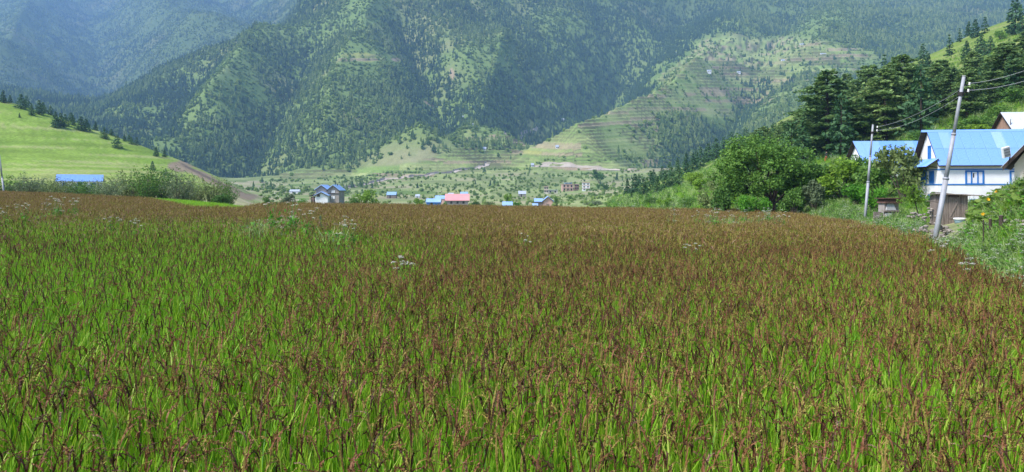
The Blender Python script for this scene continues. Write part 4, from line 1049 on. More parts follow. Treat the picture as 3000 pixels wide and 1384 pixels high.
while len(done) < 140:
    px, py = rv.uniform(780, 1830), rv.uniform(522, 588)
    p = hit(px, py, 110, 900)
    if any((p - q_).length < 9 for q_ in done) or p.y < 230: continue
    done.append(p)
    e = put_tree('valley_bush', SMALLB[len(done) % 3], p, rv.uniform(.8, 2.0) * (1 + p.y / 900), rv.uniform(0, 6), 'small dark bush dotted over the pale green valley floor', 'shrub', 'small bushes dotted over the valley floor')

# ================================================================== HOUSES
def corrugated(w, l, t=.004, pitch=.09, amp=.012, name='roof_sheet', mat='blue_roof'):
    """sheet in local x (width) and y (down the slope), ribs along y"""
    n = max(4, int(round(w / pitch)) * 2); m = MB(); V = []
    for j, yy in enumerate((0, l)):
        for i in range(n + 1):
            V.append((w * i / n, yy, amp * (1 if i % 2 else -1)))
    N = n + 1
    m.add(V, [(i, i + 1, N + i + 1, N + i) for i in range(n)])
    m.add([(x, y, z - t) for x, y, z in V], [(N + i, N + i + 1, i + 1, i) for i in range(n)])
    return m.mesh(name, mat)
def slope_sheets(parent, p0, ux, uy, L, S, rows, cols, mats, rnd, thick=.0):
    """cover a roof plane: p0 upper left, ux along the ridge, uy down the slope"""
    ux, uy = Vector(ux).normalized(), Vector(uy).normalized(); nz = ux.cross(uy); 
    if nz.z < 0: nz = -nz
    sh = {}
    for mname in set(mats): sh[mname] = corrugated(L / cols * 1.04, S / rows * 1.05, mat=mname)
    for r in range(rows):
        for c in range(cols):
            mn = mats[rnd.randrange(len(mats))] if r == 0 else mats[0]
            p = Vector(p0) + ux * (L * c / cols) + uy * (S * r / rows - (.03 * S if r else 0)) + nz * (.03 + (.012 if r == 0 else 0) + .004 * (c % 2))
            R = Matrix((ux, uy, ux.cross(uy))).transposed()
            o = link('roof_sheet', sh[mn], parent); o.matrix_local = Matrix.Translation(p) @ R.to_4x4()
def gable_house(name, label, cat, loc, rz, L, D, wall_h, rise, roofm, wallm, over=.4, rake=.4, windows=(), sheets=None, sink=3.0, group=None, ridge_cap=None, roof_name='roof_slope', front_rake=0):
    """ridge along local x; front wall at y = 0"""
    e = empty(name, loc, rz, label, cat, group)
    MB().prism([(0, 0, -sink), (0, D, -sink), (0, D, wall_h), (0, D / 2, wall_h + rise), (0, 0, wall_h)], (L, 0, 0)).obj('wall', wallm, e)
    sl = rise / (D / 2); t = .07
    rnd = random.Random(len(name) + int(L * 10))
    for sgn in (0, 1):
        y_e = -over if sgn == 0 else D + over; z_e = wall_h - over * sl
        rk = rake if (sgn or not front_rake) else front_rake
        a, b_ = Vector((-rk, D / 2, wall_h + rise + .03)), Vector((-rk, y_e, z_e + .03))
        d = Vector((0, 0, t))
        m = MB().prism([a, b_, b_ + d, a + d], (L + rake + rk, 0, 0))
        ro = m.obj(roof_name, 'dark_wood' if sheets else roofm, e)
        if sheets:
            slope_sheets(ro, a + d, (1, 0, 0), (b_ - a), L + rake + rk, (b_ - a).length, sheets[0], sheets[1], sheets[2], rnd)
    if ridge_cap:
        MB().prism([(-rake, D / 2 - .16, wall_h + rise + .1 - .1), (-rake, D / 2, wall_h + rise + .19), (-rake, D / 2 + .16, wall_h + rise)], (L + 2 * rake, 0, 0)).obj('ridge_cap', ridge_cap, e)
    for w in windows: window(e, *w, L=L, D=D)
    return e
def window(e, face, a0, a1, z0, z1, frame='blue_paint', pane='pale_panel', bars=2, name='window', fw=.09, L=1, D=1):
    """face: front / left / right / back; a along the wall"""
    def put(m, u0, u1, w0, w1, v0, v1):
        if face == 'front': m.box(u0, u1, -v1, -v0, w0, w1)
        elif face == 'back': m.box(u0, u1, D + v0, D + v1, w0, w1)
        elif face == 'left': m.box(-v1, -v0, u0, u1, w0, w1)
        else: m.box(L + v0, L + v1, u0, u1, w0, w1)
    m = MB()
    put(m, a0, a1, z1 - fw, z1, -.02, .06); put(m, a0, a1, z0, z0 + fw, -.02, .06)
    put(m, a0, a0 + fw, z0 + fw, z1 - fw, -.02, .055); put(m, a1 - fw, a1, z0 + fw, z1 - fw, -.02, .055)
    for k in range(bars):
        c = a0 + (a1 - a0) * (k + 1) / (bars + 1); put(m, c - fw * .4, c + fw * .4, z0 + fw, z1 - fw, -.02, .05)
    o = m.obj(name, frame, e)
    for k in range(bars + 1):
        p = MB(); s0 = a0 + (a1 - a0) * k / (bars + 1); s1 = a0 + (a1 - a0) * (k + 1) / (bars + 1)
        put(p, s0 + fw * .4, s1 - fw * .4, z0 + fw * .9, z1 - fw * .9, .004, .02); p.obj('pane', pane, o)
    return o
# --- white and blue house
Y0 = 62.0; hx = X_(2748, Y0); B0 = 1.0
H = gable_house('farmhouse', 'long white farmhouse with blue sheet roof, blue trims and a side awning', 'house', (hx, Y0, B0), math.radians(-8), 9.4, 4.2, 3.95, 2.6, 'blue_roof', 'white_wall',
                over=.38, rake=.5, front_rake=.1, sheets=(2, 12, ['blue_roof', 'blue_roof_b', 'blue_roof_c', 'blue_roof']), ridge_cap='blue_roof_b', roof_name='roof')
def bandz(py): return Z_(py, Y0) - B0
for py, nm in ((497, 'trim_band'), (541, 'trim_band')):
    z = bandz(py); MB().box(-.035, 9.4, -.035, .01, z - .05, z + .05).box(-.035, .01,   .011, 4.2, z - .05, z + .05).obj(nm, 'blue_paint', H)
window(H, 'front', 2.1, 3.55, bandz(542), bandz(500), bars=2, fw=.13, L=9.4, D=4.2)
MB().box(2.70, 2.79, -.03, -.012, bandz(521), bandz(508)).obj('shutter_opening', 'dark', H)
window(H, 'front', 5.5, 6.3, bandz(542), bandz(501), bars=0, fw=.12, L=9.4, D=4.2)
window(H, 'front', 2.45, 3.3, .25, .82, bars=1, pane='blue_paint', L=9.4, D=4.2)
window(H, 'left', 2.25, 3.55, bandz(537), bandz(499), pane='blue_paint', bars=3, name='window', L=9.4, D=4.2)
window(H, 'left', .75, 1.65, bandz(538), bandz(500), pane='blue_paint', bars=1, L=9.4, D=4.2)
window(H, 'left', 1.35, 1.95, bandz(463), bandz(424), pane='blue_paint', bars=0, fw=.08, L=9.4, D=4.2)
window(H, 'left', 1.2, 1.9, .3, 1.2, pane='blue_paint', bars=0, L=9.4, D=4.2)
window(H, 'left', 2.9, 3.5, .3, 1.2, pane='blue_paint', bars=0, L=9.4, D=4.2)
aw = MB().prism([(.0, -.2, 4.13), (-.9, -.2, 3.5), (-.9, -.2, 3.55), (0, -.2, 4.18)], (0, 4.4, 0)).obj('awning', 'dark_wood', H)
slope_sheets(aw, (0, -.22, 4.2), (0, 1, 0), (-.95, 0, -.66), 4.45, 1.16, 1, 5, ['blue_roof_b', 'blue_roof'], random.Random(4))
for yy in (.05, 1.9, 3.75):
    MB().tube([(-.02, yy, 3.45), (-.8, yy, 3.56)], .035, 6).obj('awning_strut', 'dark_wood', H)
# --- other houses on the right
x, y_, z = X_(2535, 84), 84, gz(X_(2600, 84), 84)
gable_house('outbuilding', 'blue roofed outbuilding half hidden by bushes left of the farmhouse', 'house', (x, y_, z), math.radians(-3), 7.6, 4.6, Z_(468, 84) - z, 2.1, 'blue_roof_b', 'white_wall',
            over=.45, rake=.5, sheets=(1, 9, ['blue_roof_b', 'blue_roof']), roof_name='roof')
x, y_ = X_(2968, 88), 88; z = Z_(396, 88)
e = gable_house('upper_house', 'small house with bare zinc roof and brown walls up the slope', 'house', (x, y_, z), math.radians(-3), 6.5, 3.6, .95, 1.8, 'silver_roof', 'rust_wall', over=.35, rake=.45,
                sheets=(1, 8, ['silver_roof']), sink=3, windows=[('front', 1.2, 2.0, .1, .75, 'dark_wood', 'glass', 1)], roof_name='roof')
MB().tube([(-.5, -.2, -.6), (-.15, .2, 1.9)], [.05, .04], 6).obj('prop_pole', 'dark_wood', e)
x, y_ = X_(2972, 52), 52.0; z = 2.0
g = empty('gable_house', (x, y_, z), math.radians(-38), 'cream walled house with dark timber gable at the right edge', 'house')
wd, ap, ev = 1.75, Z_(420, 52) - z, Z_(493, 52) - z          # full width, apex height, eave height
MB().prism([(0, 0, -2), (wd, 0, -2), (wd, 0, ev + .25), (wd / 2 + .0, 0, ap - .18), (0, 0, ev + .25)], (0, 5, 0)).obj('wall', 'cream_wall', g)
c0, cx = Vector((wd / 2, 0, ap)), wd / 2
slope = Vector((-.62 - cx, 0, ev - ap))
for sg in (1, -1):
    v = Vector((slope.x * sg, 0, slope.z)); a = Vector((cx, -.85, ap)); b_ = a + v
    ro = MB().prism([a, b_, b_ + Vector((0, 0, .1)), a + Vector((0, 0, .1))], (0, 6.6, 0)).obj('roof', 'dark_wood', g)
    slope_sheets(ro, a + Vector((0, 0, .1)), (0, 1, 0), v, 6.6, v.length, 1, 8, ['silver_roof'], random.Random(2))
    bb = MB(); off = Vector((0, -.03, -.2)); bb.prism([a + off, b_ + off, b_ + off + Vector((0, 0, .24)), a + off + Vector((0, 0, .24))], (0, .05, 0)).obj('barge_board', 'dark_wood', g)
    for k in range(4):
        p = a.lerp(b_, .15 + .24 * k); MB().tube([p + Vector((0, .03, -.07)), p + Vector((0, 1.2, -.07))], .045, 6).obj('rafter', 'dark_wood', g)
window(g, 'front', .55, 1.15, Z_(532, 52) - z, Z_(503, 52) - z, 'dark_wood', 'dark', 0, L=wd, D=5)
lp = empty('flood_lamp', (X_(2957, 51), 51.0, Z_(470, 51)), 0, 'pale box shaped lamp on a dark bracket above the right edge gable', 'lamp')
MB().tube([(.12, .25, -.25), (.05, .0, .25), (-.12, 0, .55)], .04, 8).obj('bracket', 'dark', lp)
m = MB().box(-.27, .27, -.09, .09, -.36, .36); o = m.obj('lamp_head', 'tub_white', lp, loc=(-.25, -.03, .55), rot=(.15, -.28, .1))
MB().box(-.22, .22, -.105, -.092, -.31, .31).obj('lens', 'steel', o)
for k in (-1, 0, 1): MB().box(-.22, .22, -.118, -.106, k * .19 - .012, k * .19 + .012).obj('guard_bar', 'dark', o)
# --- plank privy
x, y_ = X_(2756, 46), 46.0; z = Z_(662, 46)
pv_ = empty('plank_hut', (x, y_, z), math.radians(-5), 'small weathered plank hut with flat board roof behind the leaning pole', 'hut')
WD, HT = 1.58, 1.95
MB().box(.03, WD - .03, .03, 1.3, -.4, HT - .05).obj('inner_frame', 'dark_wood', pv_)
xx = 0.0; rp = random.Random(3); k = 0
while xx < WD - .05:
    w = rp.uniform(.12, .21); w = min(w, WD - xx)
    door = .42 < xx < 1.0
    MB().box(xx + .008, xx + w - .008, -.03 - (.03 if door else 0) - rp.uniform(0, .012), .0 - (.03 if door else 0), -.3 + (.15 if door else 0), HT - rp.uniform(.02, .1) - (.12 if door else 0)).obj('door_plank' if door else 'plank', 'grey_wood', pv_)
    xx += w; k += 1
for zz in (.45, 1.55): MB().box(.45, 1.05, -.1, -.064, zz, zz + .09).obj('door_batten', 'grey_wood', pv_)
MB().add([(.47, -.1, .55), (.55, -.1, .55), (1.03, -.1, 1.53), (.95, -.1, 1.53), (.47, -.066, .55), (.55, -.066, .55), (1.03, -.066, 1.53), (.95, -.066, 1.53)],
         [(0, 1, 2, 3), (7, 6, 5, 4), (0, 4, 5, 1), (1, 5, 6, 2), (2, 6, 7, 3), (3, 7, 4, 0)]).obj('door_brace', 'grey_wood', pv_)
yy = 0.02
while yy < 1.3:
    w = rp.uniform(.14, .22)
    for sx, nm in ((-.028, 'plank'), (WD, 'plank')): MB().box(sx, sx + .028, yy + .006, yy + w - .006, -.3, HT - rp.uniform(.02, .1)).obj(nm, 'grey_wood', pv_)
    yy += w
for k in range(6):
    y0 = -.35 + k * .33
    MB().box(-.25 - rp.uniform(0, .15), WD + .2 + rp.uniform(0, .25), y0, y0 + .3, HT + .0, HT + .035).obj('roof_board', 'grey_wood', pv_, loc=(0, 0, .012 * (k % 2) - .005 * k), rot=(0, math.radians(rp.uniform(1, 3.5)), 0))
MB().tube([(-.75, .1, HT - .42), (.1, .3, HT - .5)], .03, 6).obj('jutting_pole', 'grey_wood', pv_)
MB().tube([(WD - .3, -.15, HT - .03), (WD + .95, -.05, HT - .1)], .032, 6).obj('jutting_pole', 'grey_wood', pv_)
MB().tube([(-.55, -.2, HT + .14), (.7, -.25, HT - .01)], .028, 6).obj('jutting_pole', 'grey_wood', pv_)
# --- tub beside it
tb_ = empty('water_tub', (X_(2812, 44.8), 44.8, Z_(654, 44.8)), 0, 'pale plastic tub with white rim standing right of the plank hut', 'tub')
def lathe(prof, n=20):
    m = MB(); V = []
    for r_, z_ in prof:
        for k in range(n): V.append((r_ * math.cos(6.2832 * k / n), r_ * math.sin(6.2832 * k / n), z_))
    return m.add(V, [(j * n + k, j * n + (k + 1) % n, (j + 1) * n + (k + 1) % n, (j + 1) * n + k) for j in range(len(prof) - 1) for k in range(n)])
lathe([(.0, -.1), (.26, -.1), (.30, .2), (.31, .22), (.27, .22), (.25, .05), (0, .05)]).obj('bowl', 'tub_blue', tb_, True)
lathe([(.31, .2), (.345, .2), (.35, .3), (.31, .31), (.305, .22)]).obj('rim', 'tub_white', tb_, True)
# --- small stone stand with slab
def rock(seed, s=1.0):
    r = random.Random(seed); bm = bmesh.new(); bmesh.ops.create_icosphere(bm, subdivisions=1, radius=.5)
    for v in bm.verts:
        v.co = Vector((v.co.x * 1.25, v.co.y, v.co.z * .72)) * r.uniform(.78, 1.2)
        v.co.z = max(v.co.z, -.28)
    me = bpy.data.meshes.new('stone'); bm.to_mesh(me); bm.free(); me.materials.append(M['stone']); return me
ROCKS = [rock(k) for k in range(6)]
def pile(e, pts, s0, s1, seed):
    r = random.Random(seed)
    for p in pts: link('stone', ROCKS[r.randrange(6)], e, p, (r.uniform(-.3, .3), r.uniform(-.3, .3), r.uniform(0, 6)), r.uniform(s0, s1))
Ys = 52.0; x, z = X_(2592, Ys), gz(X_(2600, Ys), Ys)
st = empty('stone_shrine', (x, Ys, z), .1, 'squat stone stand with pale triangular slab under a dark brown cap', 'shrine'); st.scale = (.85, .85, .85)
r_ = random.Random(8); pts = []
for lvl in range(5):
    for k in range(5):
        pts.append((.12 + .27 * k + r_.uniform(-.05, .05), r_.uniform(-.06, .12), .1 + .2 * lvl))
pile(st, pts, .27, .36, 4)
MB().box(.0, 1.25, .05, .9, -.5, Z_(585, Ys) - z).obj('core', 'stone_wall', st)
zz = Z_(610, Ys) - z
MB().prism([(.02, -.16, zz), (.90, -.16, zz), (.68, -.1, zz + .62), (.24, -.1, zz + .62)], (0, .09, 0)).obj('slab', 'slab', st)
MB().box(-.15, 1.1, -.26, .1, zz - .12, zz - .02).obj('ledge', 'grey_wood', st)
MB().box(-.02, .6, -.22, -.1, zz - .55, zz - .25).obj('slab', 'slab', st)
tz = Z_(587, Ys) - z
MB().prism([(-.12, -.25, tz + .02), (1.4, -.25, tz + .02), (1.3, -.2, tz + .38), (.05, -.2, tz + .38)], (0, 1.2, 0)).obj('cap', 'brown_thatch', st)
MB().box(-.25, 1.55, -.32, 1.05, tz + .38, tz + .45).obj('cap_board', 'brown_thatch', st)
MB().box(-.9, -.2, .1, .16, .1, .85).obj('plank_panel', 'grey_wood', st)
# --- poles and wires
def steel_pole(name, label, foot, top, radii, joints):
    e = empty(name, foot, 0, label, 'pole'); v = Vector(top) - Vector(foot); f = [0] + list(joints) + [1]
    for k in range(len(f) - 1):
        MB().tube([v * f[k] - (v.normalized() * .5 if k == 0 else Vector()), v * f[k + 1]], [radii[k], radii[k] * .94], 14).obj('shaft_section', 'steel', e, True)
        if k: MB().tube([v * (f[k] - .006), v * (f[k] + .006)], radii[k - 1] * 1.12, 14).obj('joint_collar', 'steel', e, True)
    MB().tube([v * .998, v * 1.003], radii[-1] * 1.05, 14).obj('cap', 'steel', e, True)
    return e, v
Yp = 36.0
foot = Vector((X_(2736, Yp), Yp, gz(X_(2736, Yp), Yp))); top = Vector((X_(2824, Yp), Yp, Z_(224, Yp)))
pole, v = steel_pole('utility_pole', 'thick grey steel utility pole leaning right in front of the farmhouse', foot, top, (.125, .10, .08), (.40, .66))
Yq = 55.0
foot2 = Vector((X_(2533, Yq), Yq, gz(X_(2533, Yq), Yq))); top2 = Vector((X_(2557.5, Yq), Yq, Z_(366, Yq)))
pole2, v2 = steel_pole('utility_pole', 'thin grey steel utility pole standing left of the farmhouse', foot2, top2, (.10, .085, .07), (.42, .68))
A = []
for e, base, vv, fr_ in ((pole, foot, v, (.945, .905)), (pole2, foot2, v2, (.965, .93))):
    for t in fr_:
        p = vv * t; br = MB().tube([p, p + Vector((.34, -.05, .02))], .022, 6).obj('bracket', 'dark', e)
        ins = MB()
        q0 = p + Vector((.32, -.05, .0))
        ins.tube([q0, q0 + Vector((0, 0, .05)), q0 + Vector((0, 0, .1)), q0 + Vector((0, 0, .15))], [.03, .055, .035, .045], 8).obj('insulator', 'porcelain', e, True)
        A.append(base + q0 + Vector((0, 0, .1)))
    MB().tube([vv * (fr_[1] - .02), vv * (fr_[1] + .0)], .14 if e is pole else .11, 12).obj('clamp_band', 'dark', e)
def wire(a, b_, sag, label, r=.010):
    n = 16; pts = [a.lerp(b_, k / n) - Vector((0, 0, sag * 4 * (k / n) * (1 - k / n))) for k in range(n + 1)]
    me_ = MB().tube([p - a for p in pts], r, 5)
    tag(me_.obj('power_line', 'wire', loc=a), label, 'power line', 'power lines of the two poles')
wire(A[0], A[2], .35, 'upper power line between the leaning pole and the thin pole')
wire(A[1], A[3], .45, 'lower power line between the leaning pole and the thin pole')
wire(A[0], Vector((X_(3140, 26), 26, Z_(150, 26))), .2, 'upper power line running off right from the leaning pole')
wire(A[1], Vector((X_(3140, 26), 26, Z_(190, 26))), .2, 'lower power line running off right from the leaning pole')
Yl = 100.0; fl = Vector((X_(14, Yl), Yl, gz(X_(14, Yl), Yl)))
steel_pole('utility_pole', 'thin pale pole leaning at the far left edge among shrubs', fl, Vector((X_(-2, Yl), Yl, Z_(455, Yl))), (.12, .10), (.5,))
# --- stones, fence posts
rub = empty('rubble_heap', (X_(2742, 39), 39, gz(X_(2742, 39), 39)), 0, 'heap of pale loose stones at the foot of the leaning pole', 'stones')
r_ = random.Random(21); pts = []
for k in range(85):
    q = r_.random(); dx = r_.uniform(-.55, 1.15); dy = r_.uniform(-1.0, 1.2)
    pts.append((dx, dy, max(0, .55 - .3 * abs(dx - .3) - .2 * abs(dy)) * r_.random() + .08 + .25 * (dy > 0)))
pile(rub, pts, .12, .32, 6)
dsw = empty('dry_stone_wall', (X_(2935, 27), 27, 0), 0, 'dry stone retaining wall showing through weeds on the right bank', 'wall')
r_ = random.Random(31); pts = []
for lvl in range(5):
    for k in range(9):
        px = 2925 + k * 13 + r_.uniform(-4, 4); Y = 26.4 - k * .5 + .08 * lvl
        pts.append((X_(px, Y) - dsw.location.x, Y - 27, Z_(705 - lvl * 14, Y)))
pile(dsw, pts, .2, .33, 9)
rub2 = empty('rubble_heap', (X_(2712, 47), 47, gz(X_(2712, 47), 47)), 0, 'tumbled brown stones left of the plank hut', 'stones')
pile(rub2, [(random.uniform(-.9, .6), random.uniform(-.5, .5), random.uniform(.1, 1.15)) for k in range(36)], .16, .3, 12)
for px, top_, bot, w, Y, lab in [(2900, 642, 676, 9, 26.5, 'thin grey fence post on the bank'), (2932, 632, 684, 13, 25.5, 'thick dark fence post against the stone wall'), (2857, 602, 616, 11, 42, 'short black post stump right of the plank hut'),
                               (2880, 645, 670, 4, 26, 'thin stick left of the grey fence post')]:
    x = X_(px, Y); g0 = min(gz(x, Y), Z_(bot, Y)) - .2; r0 = w * Y / F / 2
    p = empty('fence_post', (x, Y, g0), 0, lab, 'post')
    h = Z_(top_, Y) - g0
    MB().tube([(0, 0, 0), (.01, 0, h * .5), (.02, .01, h)], [r0 * 1.1, r0, r0 * .92], 8).obj('post', 'dark_wood', p)
    MB().tube([(.02, .01, h - .004), (.02, .01, h + .012)], [r0 * .8, r0 * .6], 8).obj('worn_top', 'grey_wood', p)

# ================================================================== VALLEY HOUSES
def vspot(px, Y, py=None): x = X_(px, Y); return x, Y, (gz(x, Y) if py is None else Z_(py, Y))
# double gabled house: ridges run away from the camera
Yd = 215.0; s = Yd / F
dg = empty('double_gable_house', (X_(925, Yd), Yd, Z_(594, Yd)), 0, 'stone house with twin blue gables and a lower white annex in the valley', 'house')
def gable_front(e, x0, x1, y0, D, z_e, z_a, wallm, roofm, over=.35, dark='dark_wood'):
    c = (x0 + x1) / 2
    MB().prism([(x0, y0, -4), (x1, y0, -4), (x1, y0, z_e), (c, y0, z_a), (x0, y0, z_e)], (0, D, 0)).obj('wall', wallm, e)
    for sg in (-1, 1):
        a = Vector((c, y0 - .45, z_a + .02)); xe = c + sg * ((x1 - x0) / 2 + over); ze = z_e - over * (z_a - z_e) / ((x1 - x0) / 2)
        b_ = Vector((xe, y0 - .45, ze + .02)); ro = MB().prism([a, b_, b_ + Vector((0, 0, .2)), a + Vector((0, 0, .2))], (0, D + .9, 0)).obj('roof', roofm, e)
        MB().prism([a + Vector((0, -.06, -.25)), b_ + Vector((0, -.06, -.25)), b_ + Vector((0, -.06, .0)), a + Vector((0, -.06, .0))], (0, .05, 0)).obj('barge_board', dark, ro)
def pz(py): return (594 - py) * s
gable_front(dg, 0, 3.35, 0, 7, pz(556), pz(543.5), 'stone_wall', 'far_blue')
gable_front(dg, 3.36, 6.7, .05, 7, pz(557), pz(543.5), 'stone_wall', 'far_blue')
gable_front(dg, .4, 4.0, -2.2, 2.15, pz(573), pz(563.5), 'white_wall', 'far_blue', .3)
MB().box(3.4, 6.75, -.12, -.005, pz(569), pz(567)).obj('floor_band', 'dark_wood', dg)
for x0, x1, a_, b_, m_, y0 in ((4.6, 5.5, 565.5, 558, 'white_wall', .05), (4.5, 5.5, 583, 575, 'white_wall', .05), (1.0, 1.75, 577, 570, 'dark', -2.2)):
    f_ = MB().box(x0, x1, y0 - .1, y0 - .01, pz(a_), pz(b_)).obj('window', m_, dg)
    MB().box(x0 + .35, x0 + .45, y0 - .13, y0 - .105, pz(a_), pz(b_)).obj('mullion', 'grey_wood', f_)
pr = MB().prism([(-1.3, -2.3, pz(574)), (.38, -2.3, pz(569)), (.38, -2.3, pz(570.5)), (-1.3, -2.3, pz(575.5))], (0, 3.5, 0)).obj('porch_roof', 'dark_wood', dg)
MB().box(-1.1, .35, -.8, 1.0, -1, pz(577)).obj('porch_back', 'dark', dg)
for xx in (-1.1, -.2): MB().tube([(xx, -2.1, -1), (xx, -2.1, pz(574))], .09, 6).obj('porch_post', 'pink_plaster', dg)
MB().box(-1.2, .38, -2.0, -1.9, pz(584), pz(582)).obj('porch_rail', 'rust_wall', dg)
MB().tube([(5.6, 3, pz(544)), (5.6, 3, pz(538))], .12, 6).obj('chimney_pipe', 'dark', dg)
# red roofed house
Yr = 290.0; s = Yr / F; x, y_, z = vspot(1308, Yr, 604)
gable_house('red_roof_house', 'low stone house with long faded red roof in the valley', 'house', (x, y_, z), math.radians(4), 8.4, 6, (604 - 586) * s, (586 - 570) * s, 'red_roof', 'stone_wall', over=.5, rake=.6, roof_name='roof',
            windows=[('front', 1.5, 2.3, .9, 1.8, 'dark_wood', 'glass', 1), ('front', 3.9, 4.7, .9, 1.8, 'dark_wood', 'glass', 1), ('front', 6.2, 7.0, .9, 1.8, 'dark_wood', 'glass', 1), ('left', 2.4, 3.5, .6, 1.9, 'dark_wood', 'dark', 0)], ridge_cap='red_roof')
VH = [  # px left, px right, ridge row, eave row, foot row, distance, roof, wall, label
    (1275, 1302, 574, 582, 600, 305, 'far_blue', 'pink_plaster', 'small blue roofed shed behind the red roofed house'),
    (1249, 1290, 583, 592, 602, 280, 'far_blue', 'blue_paint', 'low blue roofed shed left of the red roofed house'),
    (1349, 1370, 563, 569, 580, 380, 'far_blue', 'stone_wall', 'tiny blue roofed hut above the red roof, on its right'),
    (1313, 1328, 566, 571, 580, 390, 'silver_roof', 'white_wall', 'tiny white hut showing over the red roof'),
    (1133, 1160, 563, 571, 582, 350, 'far_blue', 'grey_wood', 'small blue roofed barn standing alone mid valley'),
    (1473, 1500, 592, 601, 610, 250, 'far_blue', 'blue_paint', 'small blue shed peeping over the rice, left of a round bush'),
    (1519, 1541, 560, 568, 578, 420, 'silver_roof', 'stone_wall', 'grey roofed barn on the valley meadow'),
    (848, 876, 556, 561, 568, 430, 'silver_roof', 'white_wall', 'long white roofed shed left of the double gabled house'),
    (1217, 1229, 570, 575, 580, 400, 'silver_roof', 'white_wall', 'tiny white hut left of the red roofed house'),
    (1010, 1012, 700, 701, 702, 400, None, None, None)]
for x0, x1, rr, ee, ff, Y, rm, wm, lab in VH:
    if lab is None: continue
    if ff <= 600: Y = hit((x0 + x1) / 2, ff, 130, 800).y
    s = Y / F; L_ = (x1 - x0) * s; z = Z_(ff, Y)
    gable_house('valley_shed', lab, 'shed', (X_(x0, Y), Y, z), 0, L_, max(2.5, L_ * .7), (ff - ee) * s, (ee - rr) * s, rm, wm, over=.3, rake=.2, roof_name='roof', sink=2.5,
                windows=[('front', L_ * .3, L_ * .3 + .8, .2, max(.5, (ff - ee) * s - .3), 'dark_wood', 'dark', 0)], group='sheds on the valley floor')
# pink cottage with blue gable and annex
Yc = 285.0; s = Yc / F; x, y_, z = X_(1592, Yc), Yc, Z_(610, Yc)
pc = empty('pink_cottage', (x, y_, z), 0, 'pink walled cottage with blue gable roof rising behind the rice', 'house')
gable_front(pc, 0, 27 * s, 0, 6, (610 - 588) * s, (610 - 577) * s, 'pink_plaster', 'far_blue', .55)
MB().box(1.1, 2.2, -.1, -.01, .6, 1.6).obj('window', 'grey_wood', pc)
MB().box(-3.2, -.1, .8, 4, -2, (610 - 590) * s).obj('annex_wall', 'grey_wood', pc)
MB().prism([(-3.5, .4, (610 - 592) * s), (-3.5, 4.2, (610 - 583) * s), (-3.5, 4.2, (610 - 582) * s), (-3.5, .4, (610 - 591) * s)], (3.4, 0, 0)).obj('annex_roof', 'far_blue', pc)
MB().box(-4.0, -2.2, -.6, .5, -2, (610 - 600) * s).obj('annex_wall', 'tub_white', pc)
MB().prism([(-4.2, -.9, (610 - 603) * s), (-4.2, .7, (610 - 597) * s), (-4.2, .7, (610 - 596) * s), (-4.2, -.9, (610 - 602) * s)], (2.2, 0, 0)).obj('annex_roof', 'far_blue', pc)
# far village: flat roofed blocks
for x0, x1, t_, f_, Y, wm, storeys, lab in [(1648, 1680, 541, 561, 640, 'pink_plaster', 2, 'long pinkish two storey block in the far village'), (1655, 1676, 536.5, 545, 655, 'tub_blue', 1, 'pale upper block with grey roof in the far village'),
        (1684, 1696, 541, 556, 650, 'rust_wall', 2, 'narrow brown block in the middle of the far village'), (1706, 1728, 536, 560, 635, 'white_wall', 3, 'white three storey block with pink bands in the far village'),
        (1594, 1606, 547, 566, 600, 'cream_wall', 2, 'small cream tower house left of the far village'), (1606, 1634, 558, 567, 605, 'cream_wall', 1, 'low cream wall and shed beside the tower house')]:
    s = Y / F; w = (x1 - x0) * s; h = (f_ - t_) * s
    e = empty('village_block', (X_(x0, Y), Y, Z_(f_, Y)), random.uniform(-.1, .1), lab, 'building', 'blocks of the far village')
    MB().box(0, w, 0, w * .7, -3, h).obj('wall', wm, e)
    MB().box(-.4, w + .4, -.5, w * .7 + .3, h, h + .35).obj('roof', 'pink_plaster' if storeys > 1 else 'silver_roof', e)
    for st_ in range(storeys):
        zb = h * st_ / storeys
        if st_: MB().box(-.15, w + .15, -.25, -.01, zb - .15, zb + .15).obj('floor_band', 'pink_plaster', e)
        nw = max(2, int(w / 2.6))
        for k in range(nw):
            c = w * (k + .5) / nw; f2 = MB().box(c - .55, c + .55, -.1, -.01, zb + .7, zb + h / storeys - .55).obj('window', 'dark', e)
# long blue roof on the left
Yb = 150.0; x, y_, z = X_(166, Yb), Yb, Z_(556, Yb); s = Yb / F
lb = gable_house('long_shed', 'long low building with pale blue sheet roof below the green hill', 'shed', (x, y_, z), math.radians(27), 116 * s, 4.2, (556 - 530) * s, (530 - 513) * s, 'blue_roof_b', 'white_wall', over=.35, rake=.2,
            sheets=(1, 10, ['blue_roof_b']), roof_name='roof',
            windows=[('front', 1.0, 1.9, .4, 1.4, 'blue_paint', 'dark', 1), ('front', 3.6, 4.5, .1, 1.5, 'blue_paint', 'dark', 0), ('front', 6.0, 6.9, .4, 1.4, 'blue_paint', 'dark', 1)])
